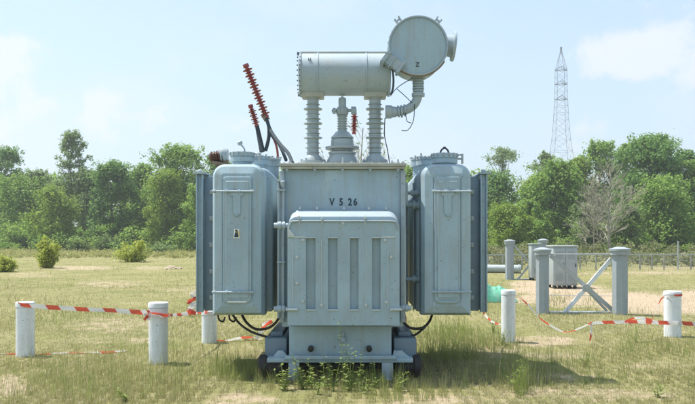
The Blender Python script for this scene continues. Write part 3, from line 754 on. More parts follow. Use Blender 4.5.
ribbon('barrier_tape', [
    [(P(590, 324, 12.0), 0, .5), (P(600, 322.5, 12.05), 10, .6), (P(620, 322, 12.15), 0, .6), (P(640, 321.5, 12.3), 10, .8), (P(660, 322.5, Y5 - r5 - .03), 0, .75), (P(676, 323, Y5 - r5 - .02), 10, .8), (P(700, 324, 12.9), 0, .85), (P(740, 326, 13.3), 10, .8), (P(800, 327, 14), 0, .8)],
    [(P(625, 322, 12.15), 0, .5), (P(634, 318.2, 12.2), 30, .5), (P(645, 318.5, 12.3), 0, .5), (P(656, 322.5, 12.5), 0, .5)],
    [(P(590.5, 322, 12.0), 0, .35), (P(591.5, 330, 12.0), 30, .4), (P(590, 340.5, 12.0), 0, .3)],
    [(P(650.5, 323, 12.5), 0, .35), (P(655, 312, 12.6), 30, .35), (P(660, 301, 12.7), 0, .35), (P(664, 296.5, Y5 - r5), 0, .3)],
    ring(B5, h5 - .065, .006, -160, 180, 14, .42),
    ], 'taut red and white tape running past the far right bollard out of view', off=.35, w=.085)
ribbon('barrier_tape', [[(Vector((PX(x, GY(y)), GY(y), .02 + .015*math.sin(x*.3))), ro, .75) for x, y, ro in ((-40, 353, 70), (-8, 354, 80), (15, 354.6, 50), (35, 355, 80), (55, 354.2, 60), (85, 353.6, 80), (105, 353.8, 50), (127, 352.2, 70))]],
       'faded strip of barrier tape lying on the grass at the foot of the leftmost bollard', off=.3, w=.09)
ribbon('barrier_tape', [[(Vector((PX(x, GY(y)), GY(y), .04 + .02*math.sin(x))), ro, .8) for x, y, ro in ((212, 341, 50), (225, 342, 70), (240, 341.5, 40), (252, 340.5, 60), (262, 341, 50))], 
       [(P(255, 341, GY(341)), 0, .7), (P(262, 330, 12.2), 20, .8), (P(266, 325, 12.2), 60, .9), (P(272, 321, 12.2), 0, .8), (P(262, 325, 12.25), 30, .6)]],
       'limp tape trailing on the ground under the left vessel of the transformer', off=.05, w=.08)

# ------------------------------------------------------------------ GATES
def gate_post(px, ytop, ybase, wpx, label, group):
    Y = GY(ybase); x = PX(px, Y); w = wpx*Y/F; h = PZ(ytop, Y)
    e = empty('gate_post', (x, Y, 0), label, 'gate post', group)
    mb = MB(); r = w/2/math.cos(R(22.5)) * 1.0
    t = bmesh.new(); n = 8
    for zz in (0,): pass
    pr = [(-.1, r), (h*.88, r)]
    mb.lathe(pr, (x, Y, 0), (0, 0, 1), 8); mb.build('shaft', M['post'], e, ang=20)
    mb = MB(); mb.lathe([(h*.88 + .001, r*1.0), (h*.885, r*1.22), (h*.93, r*1.22), (h*.945, r*1.34), (h*.972, r*1.34), (h*1.0, r*.5), (h*1.003, 0)], (x, Y, 0), (0, 0, 1), 16); mb.build('cap', M['post'], e)
    return x, Y, r, h
g1 = gate_post(542.5, 247.5, 313, 12.2, 'octagonal grey-blue gate post at the left end of the front cross brace', 'capped gate posts')
g2 = gate_post(620, 247, 314.5, 14.5, 'thickest octagonal gate post at the right end of the front cross brace', 'capped gate posts')
g3 = gate_post(509.5, 239.5, 279.5, 8.0, 'small distant capped post standing left of the rear cross brace', 'capped gate posts')
g4 = gate_post(543, 238.8, 277, 7.4, 'rearmost capped post mostly hidden behind the front left gate post', 'capped gate posts')
Yg = g1[1]
eb = empty('gate_brace', (PX(581, Yg), Yg, 0), 'large galvanised X brace between the two front gate posts', 'gate')
mb = MB(); mb.bar(P(611.5, 258.5, Yg - .06), P(563.5, 314, Yg - .06), .05, .085); mb.build('diagonal_bar', M['white'], eb, 'diagonal bar of the brace, coloured white as if sunlit')  # white material stands in for sunlight on this bar
mb = MB(); mb.bar(P(550.5, 255.5, Yg + .02), P(616, 313, Yg + .02), .05, .085); mb.build('diagonal_bar', M['galv'], eb)
mb = MB(); mb.bar(P(585, 288, Yg + .1), P(607, 311, Yg + .1), .04, .05); mb.build('diagonal_bar', M['galv'], eb)
mb = MB(); c = P(586.3, 288, Yg - .10); mb.lathe([(0, .09), (.012, .09)], c, (0, 1, 0), 16); mb.bolt(c, r=.02, h=.03); mb.build('joint_plate', M['galv'], eb)
mb = MB(); mb.box(PX(549, Yg), PX(611, Yg), Yg - .12, Yg + .12, -.02, .035, .006); mb.build('threshold', M['galv'], eb)
mb = MB(); mb.cyl(P(549, 254.2, Yg - .02), P(612, 254.0, Yg - .02), .011, n=8); mb.cyl(P(545, 295.5, Yg + .1), P(620, 296, Yg + .1), .006, n=6); mb.each('tie_rod', M['galv'], eb)
Yh = g3[1]
eb = empty('gate_brace', (PX(525, Yh), Yh, 0), 'small distant diagonal brace beside the rear gate post', 'gate')
mb = MB(); mb.bar(P(514, 245, Yh), P(531, 264.5, Yh), .05, .07); mb.build('diagonal_bar', M['galv'], eb)
mb = MB(); mb.bar(P(518, 279, Yh - .06), P(532, 262, Yh - .06), .05, .07); mb.build('diagonal_bar', M['galv'], eb)
mb = MB(); mb.box(PX(514, Yh), PX(533, Yh), Yh-.15, Yh+.15, -.02, .03); mb.build('threshold', M['galv'], eb)

# cabinets
def cabinet(px0, px1, ytop, ybase, depth, label, doors):
    Y = GY(ybase + 0); x0, x1 = PX(px0, Y), PX(px1, Y); h = PZ(ytop, Y)
    e = empty('equipment_cabinet', ((x0+x1)/2, Y + depth/2, 0), label, 'cabinet')
    f0 = .10
    mb = MB(); mb.box(x0, x1, Y, Y + depth, f0, h - .05, .01); body = mb.build('body', M['cab'], e)
    mb = MB(); mb.box(x0 - .03, x1 + .03, Y - .04, Y + depth + .04, h - .048, h, .012); mb.build('roof_cap', M['cab'], e)
    w = (x1-x0)/doors
    for i in range(doors):
        mb = MB(); a, b = x0 + i*w + .02, x0 + (i+1)*w - .02; mb.box(a, b, Y - .02, Y - .001, f0 + .04, h - .09, .005)
        for k in range(9): mb.box(a + .06, b - .06, Y - .03, Y - .021, f0 + .15 + k*.03, f0 + .162 + k*.03)
        for k in range(9): mb.box(a + .06, b - .06, Y - .03, Y - .021, h - .45 + k*.03, h - .438 + k*.03)
        d = mb.build('door', M['cab'], e)
        mb = MB(); mb.box(b - .06, b - .035, Y - .05, Y - .021, h*.5, h*.5 + .12, .004); mb.build('handle', M['cable'], d)
    for k in range(5 if doors > 1 else 2):
        for yy in (Y + .06, Y + depth - .06):
            mb = MB(); xx = x0 + .07 + k*(x1-x0-.14)/(4 if doors > 1 else 1); mb.lathe([(0, .05), (.03, .065), (.07, .06), (.098, .045)], (xx, yy, 0), (0, 0, 1), 10); mb.build('foot', M['black'], e)
cabinet(553.3, 577.5, 245.5, 288.5, .8, 'grey louvred metal cabinet on black feet behind the front cross brace', 2)
cabinet(531.5, 541.5, 243.5, 280.5, .5, 'narrow grey metal cabinet right of the rear diagonal brace', 1)

# ------------------------------------------------------------------ FENCE
Yf = 40.
fe = empty('wire_fence', (PX(650, Yf), Yf, 0), 'low wire mesh fence with thin posts crossing the field at the right', 'fence')
for k, px in enumerate([488, 503, 522, 552, 580, 596, 606, 625, 640, 652, 664, 691, 706, 722, 740]):
    mb = MB(); mb.cyl((PX(px, Yf), Yf, 0), (PX(px, Yf), Yf, PZ(254.3, Yf)), .035, n=8); mb.build('fence_post', M['wire'], fe)
mb = MB(); mb.cyl((PX(677.3, Yf), Yf - .1, 0), (PX(677.3, Yf), Yf - .1, PZ(241, Yf)), .04, n=8); mb.build('tall_post', M['galv'], fe)
mb = MB(); mb.bar(P(484, 254.8, Yf - .06), P(760, 254.2, Yf - .06), .05, .06); mb.build('top_rail', M['galv'], fe)
mb = MB(); mb.bar(P(484, 260.5, Yf + .05), P(760, 260.5, Yf + .05), .03, .03)
for i in range(0, 150):
    x = PX(484, Yf) + i*.1; mb.bar((x, Yf + .05, .02), (x, Yf + .05, PZ(254.6, Yf)), .008, .008)
for z in (.15, .3, .6, .72): mb.bar((PX(484, Yf), Yf + .05, z), (PX(760, Yf), Yf + .05, z), .008, .008)
mb.build('wire_mesh', M['wire'], fe)
# concrete pipes lying behind rear gate
def pipe(px, py, Y, r, ln, rz, label):
    e = MB(); a = P(px, py, Y); d = Vector((math.cos(rz), math.sin(rz), 0))
    t = e; t.lathe([(0, r*.72), (.0, r), (.12, r*1.12), (.14, r), (ln, r), (ln, r*.72), (ln-.02, r*.70), (.02, r*.70)], Vector((a.x, Y, r)), d, 28)
    o = e.build('concrete_pipe', M['cab']); tag(o, label, 'pipe', 'concrete pipes beyond the rear gate'); return o
pipe(521, 268, 36, .20, 2.2, R(165), 'short fat concrete pipe lying on the ground beyond the rear gate')
pipe(503, 266, 38, .15, 3.0, R(178), 'long pale concrete pipe lying beyond the green tarp')

# ------------------------------------------------------------------ TARP
def tarp():
    n, m = 60, 30; V = []; Fc = []
    Y0 = 19.6; xa_, xb_ = PX(458, Y0), PX(519, Y0)
    for j in range(m+1):
        for i in range(n+1):
            u, v = i/n, j/m
            x = xa_ + (xb_-xa_)*u; y = Y0 + 1.3*v
            env = min(1, (1-u)*8.0)**.6*min(1, u*6)*math.sin(math.pi*min(1, v*1.15))**.5 if v < .87 else 0
            env = max(0, env) if isinstance(env, float) else 0
            tall = .52 - .26*max(0, (u-.45)/.55)
            z = .012 + env*(tall - .06) + .12*env*mnoise.noise(Vector((x*3.5, y*3, 0))) + .12*env*abs(mnoise.noise(Vector((x*7 + y*3, y*3, 3)))) + .06*env*mnoise.noise(Vector((x*14, y*15, 3)))
            x += .05*mnoise.noise(Vector((y*4, u*3, 1))) ; y += .10*mnoise.noise(Vector((x*3, v*2, 9)))
            V.append((x, y, z))
    for j in range(m):
        for i in range(n):
            a = j*(n+1)+i; Fc.append((a, a+1, a+n+2, a+n+1))
    o = np_mesh('tarp', V, Fc, M['tarp'], smooth=True)
    tag(o, 'crumpled sea-green tarpaulin heaped on the ground right of the transformer', 'tarpaulin')
tarp()

# ------------------------------------------------------------------ GROUND
BL = [(600, 299, 100, 8, 1.), (665, 305, 75, 10, 1.), (560, 290, 52, 6, 1.), (700, 300, 40, 12, 1.), (530, 284, 25, 4, .8),
      (645, 275, 75, 4.5, .55), (695, 268, 60, 3, .4), (540, 341, 55, 6, .55), (560, 355, 40, 5, .5), (492, 352, 35, 6, .5), (8, 386, 22, 14, .75), (80, 268, 40, 2.5, .6), (30, 275, 30, 3, .4),
      (110, 284, 40, 4, .45), (112, 325, 50, 8, .45), (430, 400, 60, 8, .6), (610, 396, 70, 6, .55), (560, 378, 40, 5, .5), (240, 400, 40, 8, .55), (150, 268, 20, 2, .5),
      (255, 350, 30, 5, .3), (660, 365, 40, 5, .4), (320, 412, 60, 9, .5), (190, 290, 30, 4, .35), (120, 340, 60, 4, .35), (530, 392, 45, 5, .45)]
def sandiness(x, y):
    """x, y arrays -> bare-earth amount"""
    yy = np.maximum(y, 3.); px = CX + x*F/yy; py = HY + CH*F/yy
    s = np.zeros_like(px)
    for bx, by, rx, ry, st in BL:
        d = ((px-bx)/rx)**2 + ((py-by)/ry)**2
        s = np.maximum(s, st*np.clip(1.35 - d, 0, 1))
    return np.where(y > 3, s, .3)
def fbm(x, y, sc, seed=0, oct_=4):
    rng = np.random.RandomState(seed); out = np.zeros_like(x); amp = 1; tot = 0
    for o in range(oct_):
        for q in range(3):
            th = rng.uniform(0, 2*np.pi); ph = rng.uniform(0, 6.28, 2); k = sc*2**o*rng.uniform(.7, 1.4)
            out += amp*np.sin((x*np.cos(th)+y*np.sin(th))*k + ph[0] + 1.7*np.sin((x*np.sin(th)-y*np.cos(th))*k*.8 + ph[1]))/3
        tot += amp; amp *= .55
    return out/tot
def relief(x, y):
    near = np.clip((y-5)/4, 0, 1)
    z = .018*fbm(x, y, 1.3, 5)*near
    # low spoil bank across the right of the field
    px = CX + x*F/np.maximum(y, 3); 
    z = z + .28*np.exp(-((y-31)/1.6)**2)*np.clip((x-8.5)/2, 0, 1)*(.75 + .3*fbm(x, y, .9, 8))
    return z
ys = np.concatenate([np.linspace(-40, 5, 12)[:-1], 5*np.exp(np.linspace(0, math.log(55/5.), 330)), 55*np.exp(np.linspace(.03, math.log(3200/55), 60))])
us = np.sinh(np.linspace(-3.2, 3.2, 301))/math.sinh(3.2)
gx = []; 
XX = np.zeros((len(ys), len(us))); YY = np.zeros_like(XX)
for i, y in enumerate(ys):
    half = max(60, abs(y)*1.6); XX[i] = us*half; YY[i] = y
ZZ = relief(XX, YY)
ZZ = np.where(YY > 60, 0, ZZ)
sa = sandiness(XX, YY)
vn = len(us)
verts = np.stack([XX, YY, ZZ], -1).reshape(-1, 3)
ii, jj = np.meshgrid(np.arange(len(ys)-1), np.arange(vn-1), indexing='ij')
a = (ii*vn + jj).ravel(); faces = np.stack([a, a+1, a+vn+1, a+vn], -1)
def ground_mat():
    m, nt = new_mat('dry_meadow_soil'); L = nt.links.new
    g = N(nt, 'ShaderNodeNewGeometry'); at = N(nt, 'ShaderNodeAttribute', attribute_name='sand')
    def noi(s, d=6., r=.6):
        n = N(nt, 'ShaderNodeTexNoise', Scale=s, Detail=d, Roughness=r); L(g.outputs['Position'], n.inputs['Vector']); return n.outputs['Fac']
    n1, n2, n3, n4 = noi(.35), noi(2.2, 8, .7), noi(14, 5, .7), noi(95, 4, .7)
    grass = ramp(nt, [(.3, (.21, .20, .08, 1)), (.5, (.29, .265, .125, 1)), (.7, (.37, .32, .19, 1))]); L(n2, grass.inputs[0])
    grassb = ramp(nt, [(.38, (.13, .16, .045, 1)), (.62, (.27, .25, .115, 1))]); L(n1, grassb.inputs[0])
    mx = N(nt, 'ShaderNodeMix', data_type='RGBA'); mx.inputs[0].default_value = .5; L(grass.outputs[0], mx.inputs[6]); L(grassb.outputs[0], mx.inputs[7])
    sand = ramp(nt, [(.25, (.33, .25, .165, 1)), (.5, (.43, .345, .245, 1)), (.75, (.52, .43, .32, 1))]); L(n3, sand.inputs[0])
    # bare patches: painted mask + noise breakup
    ad = N(nt, 'ShaderNodeMath', operation='ADD'); L(at.outputs['Fac'], ad.inputs[0])
    nn = N(nt, 'ShaderNodeMapRange'); L(n2, nn.inputs[0]); nn.inputs[1].default_value = .3; nn.inputs[2].default_value = .7; nn.inputs[3].default_value = -.5; nn.inputs[4].default_value = .55
    L(nn.outputs[0], ad.inputs[1])
    st = N(nt, 'ShaderNodeMapRange', interpolation_type='SMOOTHSTEP'); L(ad.outputs[0], st.inputs[0]); st.inputs[1].default_value = .1; st.inputs[2].default_value = .95
    m2 = N(nt, 'ShaderNodeMix', data_type='RGBA'); L(st.outputs[0], m2.inputs[0]); L(mx.outputs[2], m2.inputs[6]); L(sand.outputs[0], m2.inputs[7])
    # small clods and straw
    sp = N(nt, 'ShaderNodeMapRange'); L(n4, sp.inputs[0]); sp.inputs[1].default_value = .35; sp.inputs[2].default_value = .65; sp.inputs[3].default_value = .55; sp.inputs[4].default_value = 1.35
    m3 = N(nt, 'ShaderNodeMix', data_type='RGBA', blend_type='MULTIPLY'); m3.inputs[0].default_value = 1; L(m2.outputs[2], m3.inputs[6]); L(sp.outputs[0], m3.inputs[7])
    b = N(nt, 'ShaderNodeBsdfPrincipled', Roughness=.95); b.inputs['Specular IOR Level'].default_value = .1; L(m3.outputs[2], b.inputs['Base Color'])
    bb = N(nt, 'ShaderNodeMath', operation='ADD'); L(n3, bb.inputs[0]); L(n4, bb.inputs[1])
    bp = N(nt, 'ShaderNodeBump', Strength=.6, Distance=.03); L(bb.outputs[0], bp.inputs['Height']); L(bp.outputs[0], b.inputs['Normal'])
    o = N(nt, 'ShaderNodeOutputMaterial'); L(b.outputs[0], o.inputs[0]); return m
gr = np_mesh('ground', verts, faces, ground_mat(), smooth=True); gr['kind'] = 'structure'
att = gr.data.attributes.new('sand', 'FLOAT', 'POINT'); att.data.foreach_set('value', sa.ravel().astype(np.float32))

# ------------------------------------------------------------------ GRASS
def blades(n, ymin, ymax, hmin, hmax, wk, seed, mask, lean=.5, power=1., spread=.70):
    rng = np.random.RandomState(seed)
    p0, p1 = HY + CH*F/ymax, HY + CH*F/ymin
    py = p0 + (p1-p0)*rng.rand(n)**power; y = CH*F/(py-HY); x = (rng.rand(n)*2-1)*y*spread
    # clumping: pull blades towards local tuft centres
    tx = np.floor(x/.16)*.16; ty = np.floor(y/.16)*.16
    h1 = np.modf(np.abs(np.sin(tx*127.1 + ty*311.7)*43758.5))[0]; h2 = np.modf(np.abs(np.sin(tx*269.5 + ty*183.3)*43758.5))[0]
    pull = .3
    x = x + (tx + .16*h1 - x)*pull; y = y + (ty + .16*h2 - y)*pull
    d = mask(x, y); keep = rng.rand(n) < d; x, y = x[keep], y[keep]; n = len(x); hs = h1[keep]
    hh = (hmin + (hmax-hmin)*rng.rand(n)**1.8)*(.6 + .8*hs)
    hh = hh*(.40 + 1.35*np.clip(.45 + .75*fbm(x, y, 1.1, 41) + .35*fbm(x, y, 5.3, 42), 0, 1.3))
    w = wk*np.maximum(y, 8)/9.*(.7 + .6*rng.rand(n))
    az = rng.rand(n)*2*np.pi; fx, fy = np.cos(az), np.sin(az)
    la = rng.rand(n)*2*np.pi; ln = hh*lean*rng.rand(n); lx, ly = np.cos(la)*ln, np.sin(la)*ln
    z0 = relief(x, y) - .005
    v = np.zeros((n, 5, 3))
    v[:, 0] = np.stack([x-fx*w/2, y-fy*w/2, z0], -1); v[:, 1] = np.stack([x+fx*w/2, y+fy*w/2, z0], -1)
    v[:, 2] = np.stack([x+fx*w*.38+lx*.35, y+fy*w*.38+ly*.35, z0+hh*.6], -1); v[:, 3] = np.stack([x-fx*w*.38+lx*.35, y-fy*w*.38+ly*.35, z0+hh*.6], -1)
    v[:, 4] = np.stack([x+lx, y+ly, z0+hh*(1-.1*rng.rand(n))], -1)
    b = np.arange(n)*5
    f = np.concatenate([np.stack([b, b+1, b+2], -1), np.stack([b, b+2, b+3], -1), np.stack([b+3, b+2, b+4], -1)])
    return v.reshape(-1, 3), f
def meadow(x, y):
    s = sandiness(x, y); nz = fbm(x, y, .9, 2)*.5 + fbm(x, y, 3.1, 4)*.5
    return np.clip((.66 - s*.8) + nz*.8, .05, 1)
def greener(x, y):
    s = sandiness(x, y); nz = fbm(x, y, .5, 11)*.6 + fbm(x, y, 2.3, 12)*.5
    return np.clip(.24 - s*.6 + nz*.9, .01, 1)
def tallm(x, y):
    px = CX + x*F/y; py = HY + CH*F/y
    d = np.zeros_like(x)
    for bx, by, rx, ry, st in ((455, 350, 45, 14, 1.), (340, 384, 80, 9, .9), (245, 372, 35, 12, .7), (655, 350, 50, 10, .5), (500, 345, 20, 8, .6), (400, 395, 60, 10, .5), (590, 360, 60, 14, .25), (520, 375, 60, 20, .25), (100, 380, 100, 30, .10), (560, 300, 20, 8, .5), (640, 262, 80, 6, .5), (300, 345, 200, 20, .35)):
        d = np.maximum(d, st*np.clip(1.3-((px-bx)/rx)**2-((py-by)/ry)**2, 0, 1))
    base = np.clip(.10 + .35*fbm(x, y, .8, 51) + .25*fbm(x, y, 4., 52), .01, 1)*np.clip(1.2 - sandiness(x, y), .1, 1)
    return np.clip(np.maximum(d*(.6 + fbm(x, y, 3., 21)), base), 0, 1)
straw = leaf_mat('straw_grass', [(.33, .31, .13), (.42, .38, .20), (.30, .32, .11), (.50, .45, .28), (.28, .32, .10)], .5)
green = leaf_mat('fresh_grass', [(.19, .25, .055), (.26, .31, .075), (.31, .34, .10), (.21, .27, .06)], .5)
v1, f1_ = blades(430000, 6.6, 60, .012, .065, .0040, 1, meadow, .9)
g_ = np_mesh('dry_grass', v1, f1_, straw); tag(g_, 'short dry straw-coloured grass covering the field', 'grass', kind='stuff')
va, fa = blades(300000, 6.6, 60, .015, .06, .0038, 2, greener, .7)
g_ = np_mesh('green_grass', va, fa, green); tag(g_, 'patches of short green grass among the dry straw', 'grass', kind='stuff')
vb, fb_ = blades(340000, 6.6, 55, .06, .22, .0030, 3, tallm, .45)
g_ = np_mesh('tall_grass', vb, fb_, leaf_mat('tall_grass_leaf', [(.24, .27, .09), (.33, .32, .14), (.43, .38, .21), (.25, .28, .09), (.40, .33, .20)], .5)); tag(g_, 'taller feathery grass around the foot of the transformer', 'grass', kind='stuff')

def lushm(x, y):
    px = CX + x*F/y; py = HY + CH*F/y; d = np.zeros_like(x)
    for bx, by, rx, ry, st in ((452, 346, 46, 17, 1.), (238, 372, 34, 13, .8), (345, 387, 85, 7, .8), (655, 352, 45, 9, .45), (410, 397, 60, 7, .5), (500, 340, 22, 8, .7), (560, 372, 90, 22, .16), (110, 385, 120, 22, .14), (520, 392, 8, 8, .8), (60, 318, 60, 8, .2), (193, 314, 12, 5, .6), (330, 350, 70, 12, .5), (150, 350, 40, 9, .25), (590, 305, 12, 6, .5), (555, 303, 14, 5, .7)):
        d = np.maximum(d, st*np.clip(1.35-((px-bx)/rx)**2-((py-by)/ry)**2, 0, 1))
    return np.clip(d*(.55 + .9*fbm(x, y, 2.6, 91)), 0, 1)
vt, ft = blades(200000, 6.8, 24, .12, .34, .0036, 13, lushm, .5)
g_ = np_mesh('lush_grass', vt, ft, leaf_mat('lush_grass_leaf', [(.19, .27, .06), (.27, .33, .09), (.36, .37, .15), (.23, .30, .07)], .55)); tag(g_, 'long soft green grass growing up beside the transformer', 'grass', kind='stuff')
vl_, fl_ = blades(200000, 6.6, 26, .010, .035, .0050, 9, lambda x, y: np.clip(.75 + .5*fbm(x, y, 1.7, 71), .1, 1), 4.5)
g_ = np_mesh('straw_litter', vl_, fl_, leaf_mat('bleached_straw', [(.50, .44, .29), (.40, .34, .21), (.58, .53, .38), (.30, .25, .15)], .2)); tag(g_, 'flattened dead straw lying between the living grass', 'straw', kind='stuff')

# ------------------------------------------------------------------ FOLIAGE
def leaf_cloud(centers, radii, per, leaf, rng, flat=.75, updown=.75):
    """quads scattered through clump ellipsoids, denser towards each clump's shell"""
    C = np.repeat(centers, per, 0); Rr = np.repeat(radii, per); n = len(C)
    d = rng.normal(size=(n, 3)); d /= np.linalg.norm(d, axis=1)[:, None]
    rad = rng.rand(n)**.45
    p = C + d*(Rr*rad)[:, None]*np.array([1, 1, flat])
    nrm = d*.7 + rng.normal(size=(n, 3))*.6 + np.array([0, 0, updown]); nrm /= np.linalg.norm(nrm, axis=1)[:, None]
    t = np.cross(nrm, rng.normal(size=(n, 3))); t /= np.linalg.norm(t, axis=1)[:, None]; b = np.cross(nrm, t)
    s = leaf*(.55 + .9*rng.rand(n))[:, None]
    v = np.stack([p - t*s*.6, p + b*s*.34 - t*s*.05, p + t*s*.6, p - b*s*.34 + t*s*.05], 1)
    return v.reshape(-1, 3), np.arange(n*4).reshape(-1, 4)
def tree(px, ytop, ybase, wpx, label, mat, seed, crown_base=.12, nc=70, per=130, leaf=.30, clump=.17, sparse=0., trunk_r=.16, bark='bark', group='trees along the edge of the field', name='broadleaf_tree', shape='dome', cat='tree', ydist=None, limbs=14):
    rng = np.random.RandomState(seed); Y = ydist or GY(ybase); H = PZ(ytop, Y); W = wpx*Y/F; x0 = PX(px, Y)
    e = empty(name, (x0, Y, 0), label, cat, group)
    cz0 = H*crown_base
    cen = []; rad = []
    while len(cen) < nc:
        u = rng.rand(); ang = rng.rand()*2*np.pi
        if shape == 'dome': prof = math.sqrt(max(0, 1-((u-.38)/.62)**2)) if u > .38 else .72 + .28*u/.38
        elif shape == 'cone': prof = (1-u)**.85*1.05 + .16
        elif shape == 'umbrella': prof = math.sqrt(max(0, 1-((u-.55)/.5)**2)) if u > .05 else .2
        else: prof = math.sqrt(max(0.01, 1-(2*u-1)**2))
        prof *= (.88 + .22*math.sin(ang*3 + seed + u*7))
        rr = rng.rand()**.42*prof
        cr = W*clump*(.55 + .8*rng.rand())
        z = cz0 + (H-cz0)*u; z = min(z, H - cr*.55) if rng.rand() > .25 else min(z, H - cr*.2)
        cen.append((math.cos(ang)*rr*(W/2-cr*.4), math.sin(ang)*rr*(W/2-cr*.4)*.8, max(z, cr*.5))); rad.append(cr*(1 - sparse*.5))
    cen = np.array(cen); rad = np.array(rad)
    v, f = leaf_cloud(cen, rad, per, leaf, rng)
    # small sprays of leaves pushing out of the crown's surface
    ns = int(nc*1.3); ix = rng.randint(0, nc, ns); dd = rng.normal(size=(ns, 3)) + np.array([0, 0, .7]); dd /= np.linalg.norm(dd, axis=1)[:, None]
    sc_ = cen[ix] + dd*rad[ix][:, None]*(.9 + .5*rng.rand(ns))[:, None]; sc_[:, 2] = np.minimum(sc_[:, 2], H*1.01)
    v3, f3 = leaf_cloud(sc_, rad[ix]*.33, max(8, per//5), leaf*.8, rng, flat=1.2); f = np.concatenate([f, f3 + len(v)]); v = np.concatenate([v, v3])
    # stray leaves breaking up the outline
    k = int(nc*per*.10); idx = rng.randint(0, nc, k); v2, f2 = leaf_cloud(cen[idx], rad[idx]*1.5, 1, leaf*.8, rng)
    v = np.concatenate([v, v2]); f = np.concatenate([f, f2 + len(v) - len(v2)])
    v[:, 2] = np.maximum(v[:, 2], .05)
    np_mesh('crown', v, f, mat, e)
    tb = MB(); tp = Vector((rng.normal()*.2, rng.normal()*.2, H*.72))
    pts = [Vector((0, 0, -.1)), Vector((rng.normal()*.12, rng.normal()*.1, H*.25)), Vector((rng.normal()*.2, rng.normal()*.2, H*.5)), tp]
    tr = max(.02, trunk_r*H/10)
    tb.tube(pts, tr, 8, 3, taper=tr*.25)
    for i in rng.choice(nc, min(limbs, nc), replace=False):
        c = Vector(cen[i]); zb = min(c.z*.75, H*.68); q = pts[1].lerp(pts[3], max(0, min(1, (zb-H*.25)/(H*.47)))) if zb > H*.25 else pts[0].lerp(pts[1], zb/(H*.25))
        mid = q.lerp(c, .5) + Vector((0, 0, -.03*H)) ; tb.tube([q, mid, c], tr*.35, 5, 2, taper=tr*.08)
    me_o = tb.build('trunk', M[bark], e) if False else None
    me = bpy.data.meshes.new('trunk')
    for fc in tb.bm.faces: fc.smooth = True
    tb.bm.to_mesh(me); tb.bm.free(); me.materials.append(M[bark]); o = bpy.data.objects.new('trunk', me); COL.objects.link(o); o.parent = e
    return e
lg = leaf_mat('leaf_mid_green', [(0.175, 0.296, 0.054), (0.242, 0.375, 0.079), (0.193, 0.321, 0.06), (0.302, 0.423, 0.103)], .5)
dg = leaf_mat('leaf_dark_green', [(0.113, 0.228, 0.057), (0.177, 0.316, 0.076), (0.14, 0.265, 0.063), (0.228, 0.354, 0.089)], .48)
gg = leaf_mat('leaf_grey_green', [(0.176, 0.264, 0.088), (0.242, 0.341, 0.121), (0.165, 0.242, 0.083), (0.286, 0.374, 0.143)], .48)
yg = leaf_mat('leaf_yellow_green', [(0.179, 0.294, 0.037), (0.252, 0.357, 0.053), (0.21, 0.315, 0.042), (0.304, 0.389, 0.074)], .5)
ye = leaf_mat('leaf_yellow_shrub', [(.34, .40, .06), (.44, .48, .08), (.28, .36, .06), (.52, .52, .13)], .55)
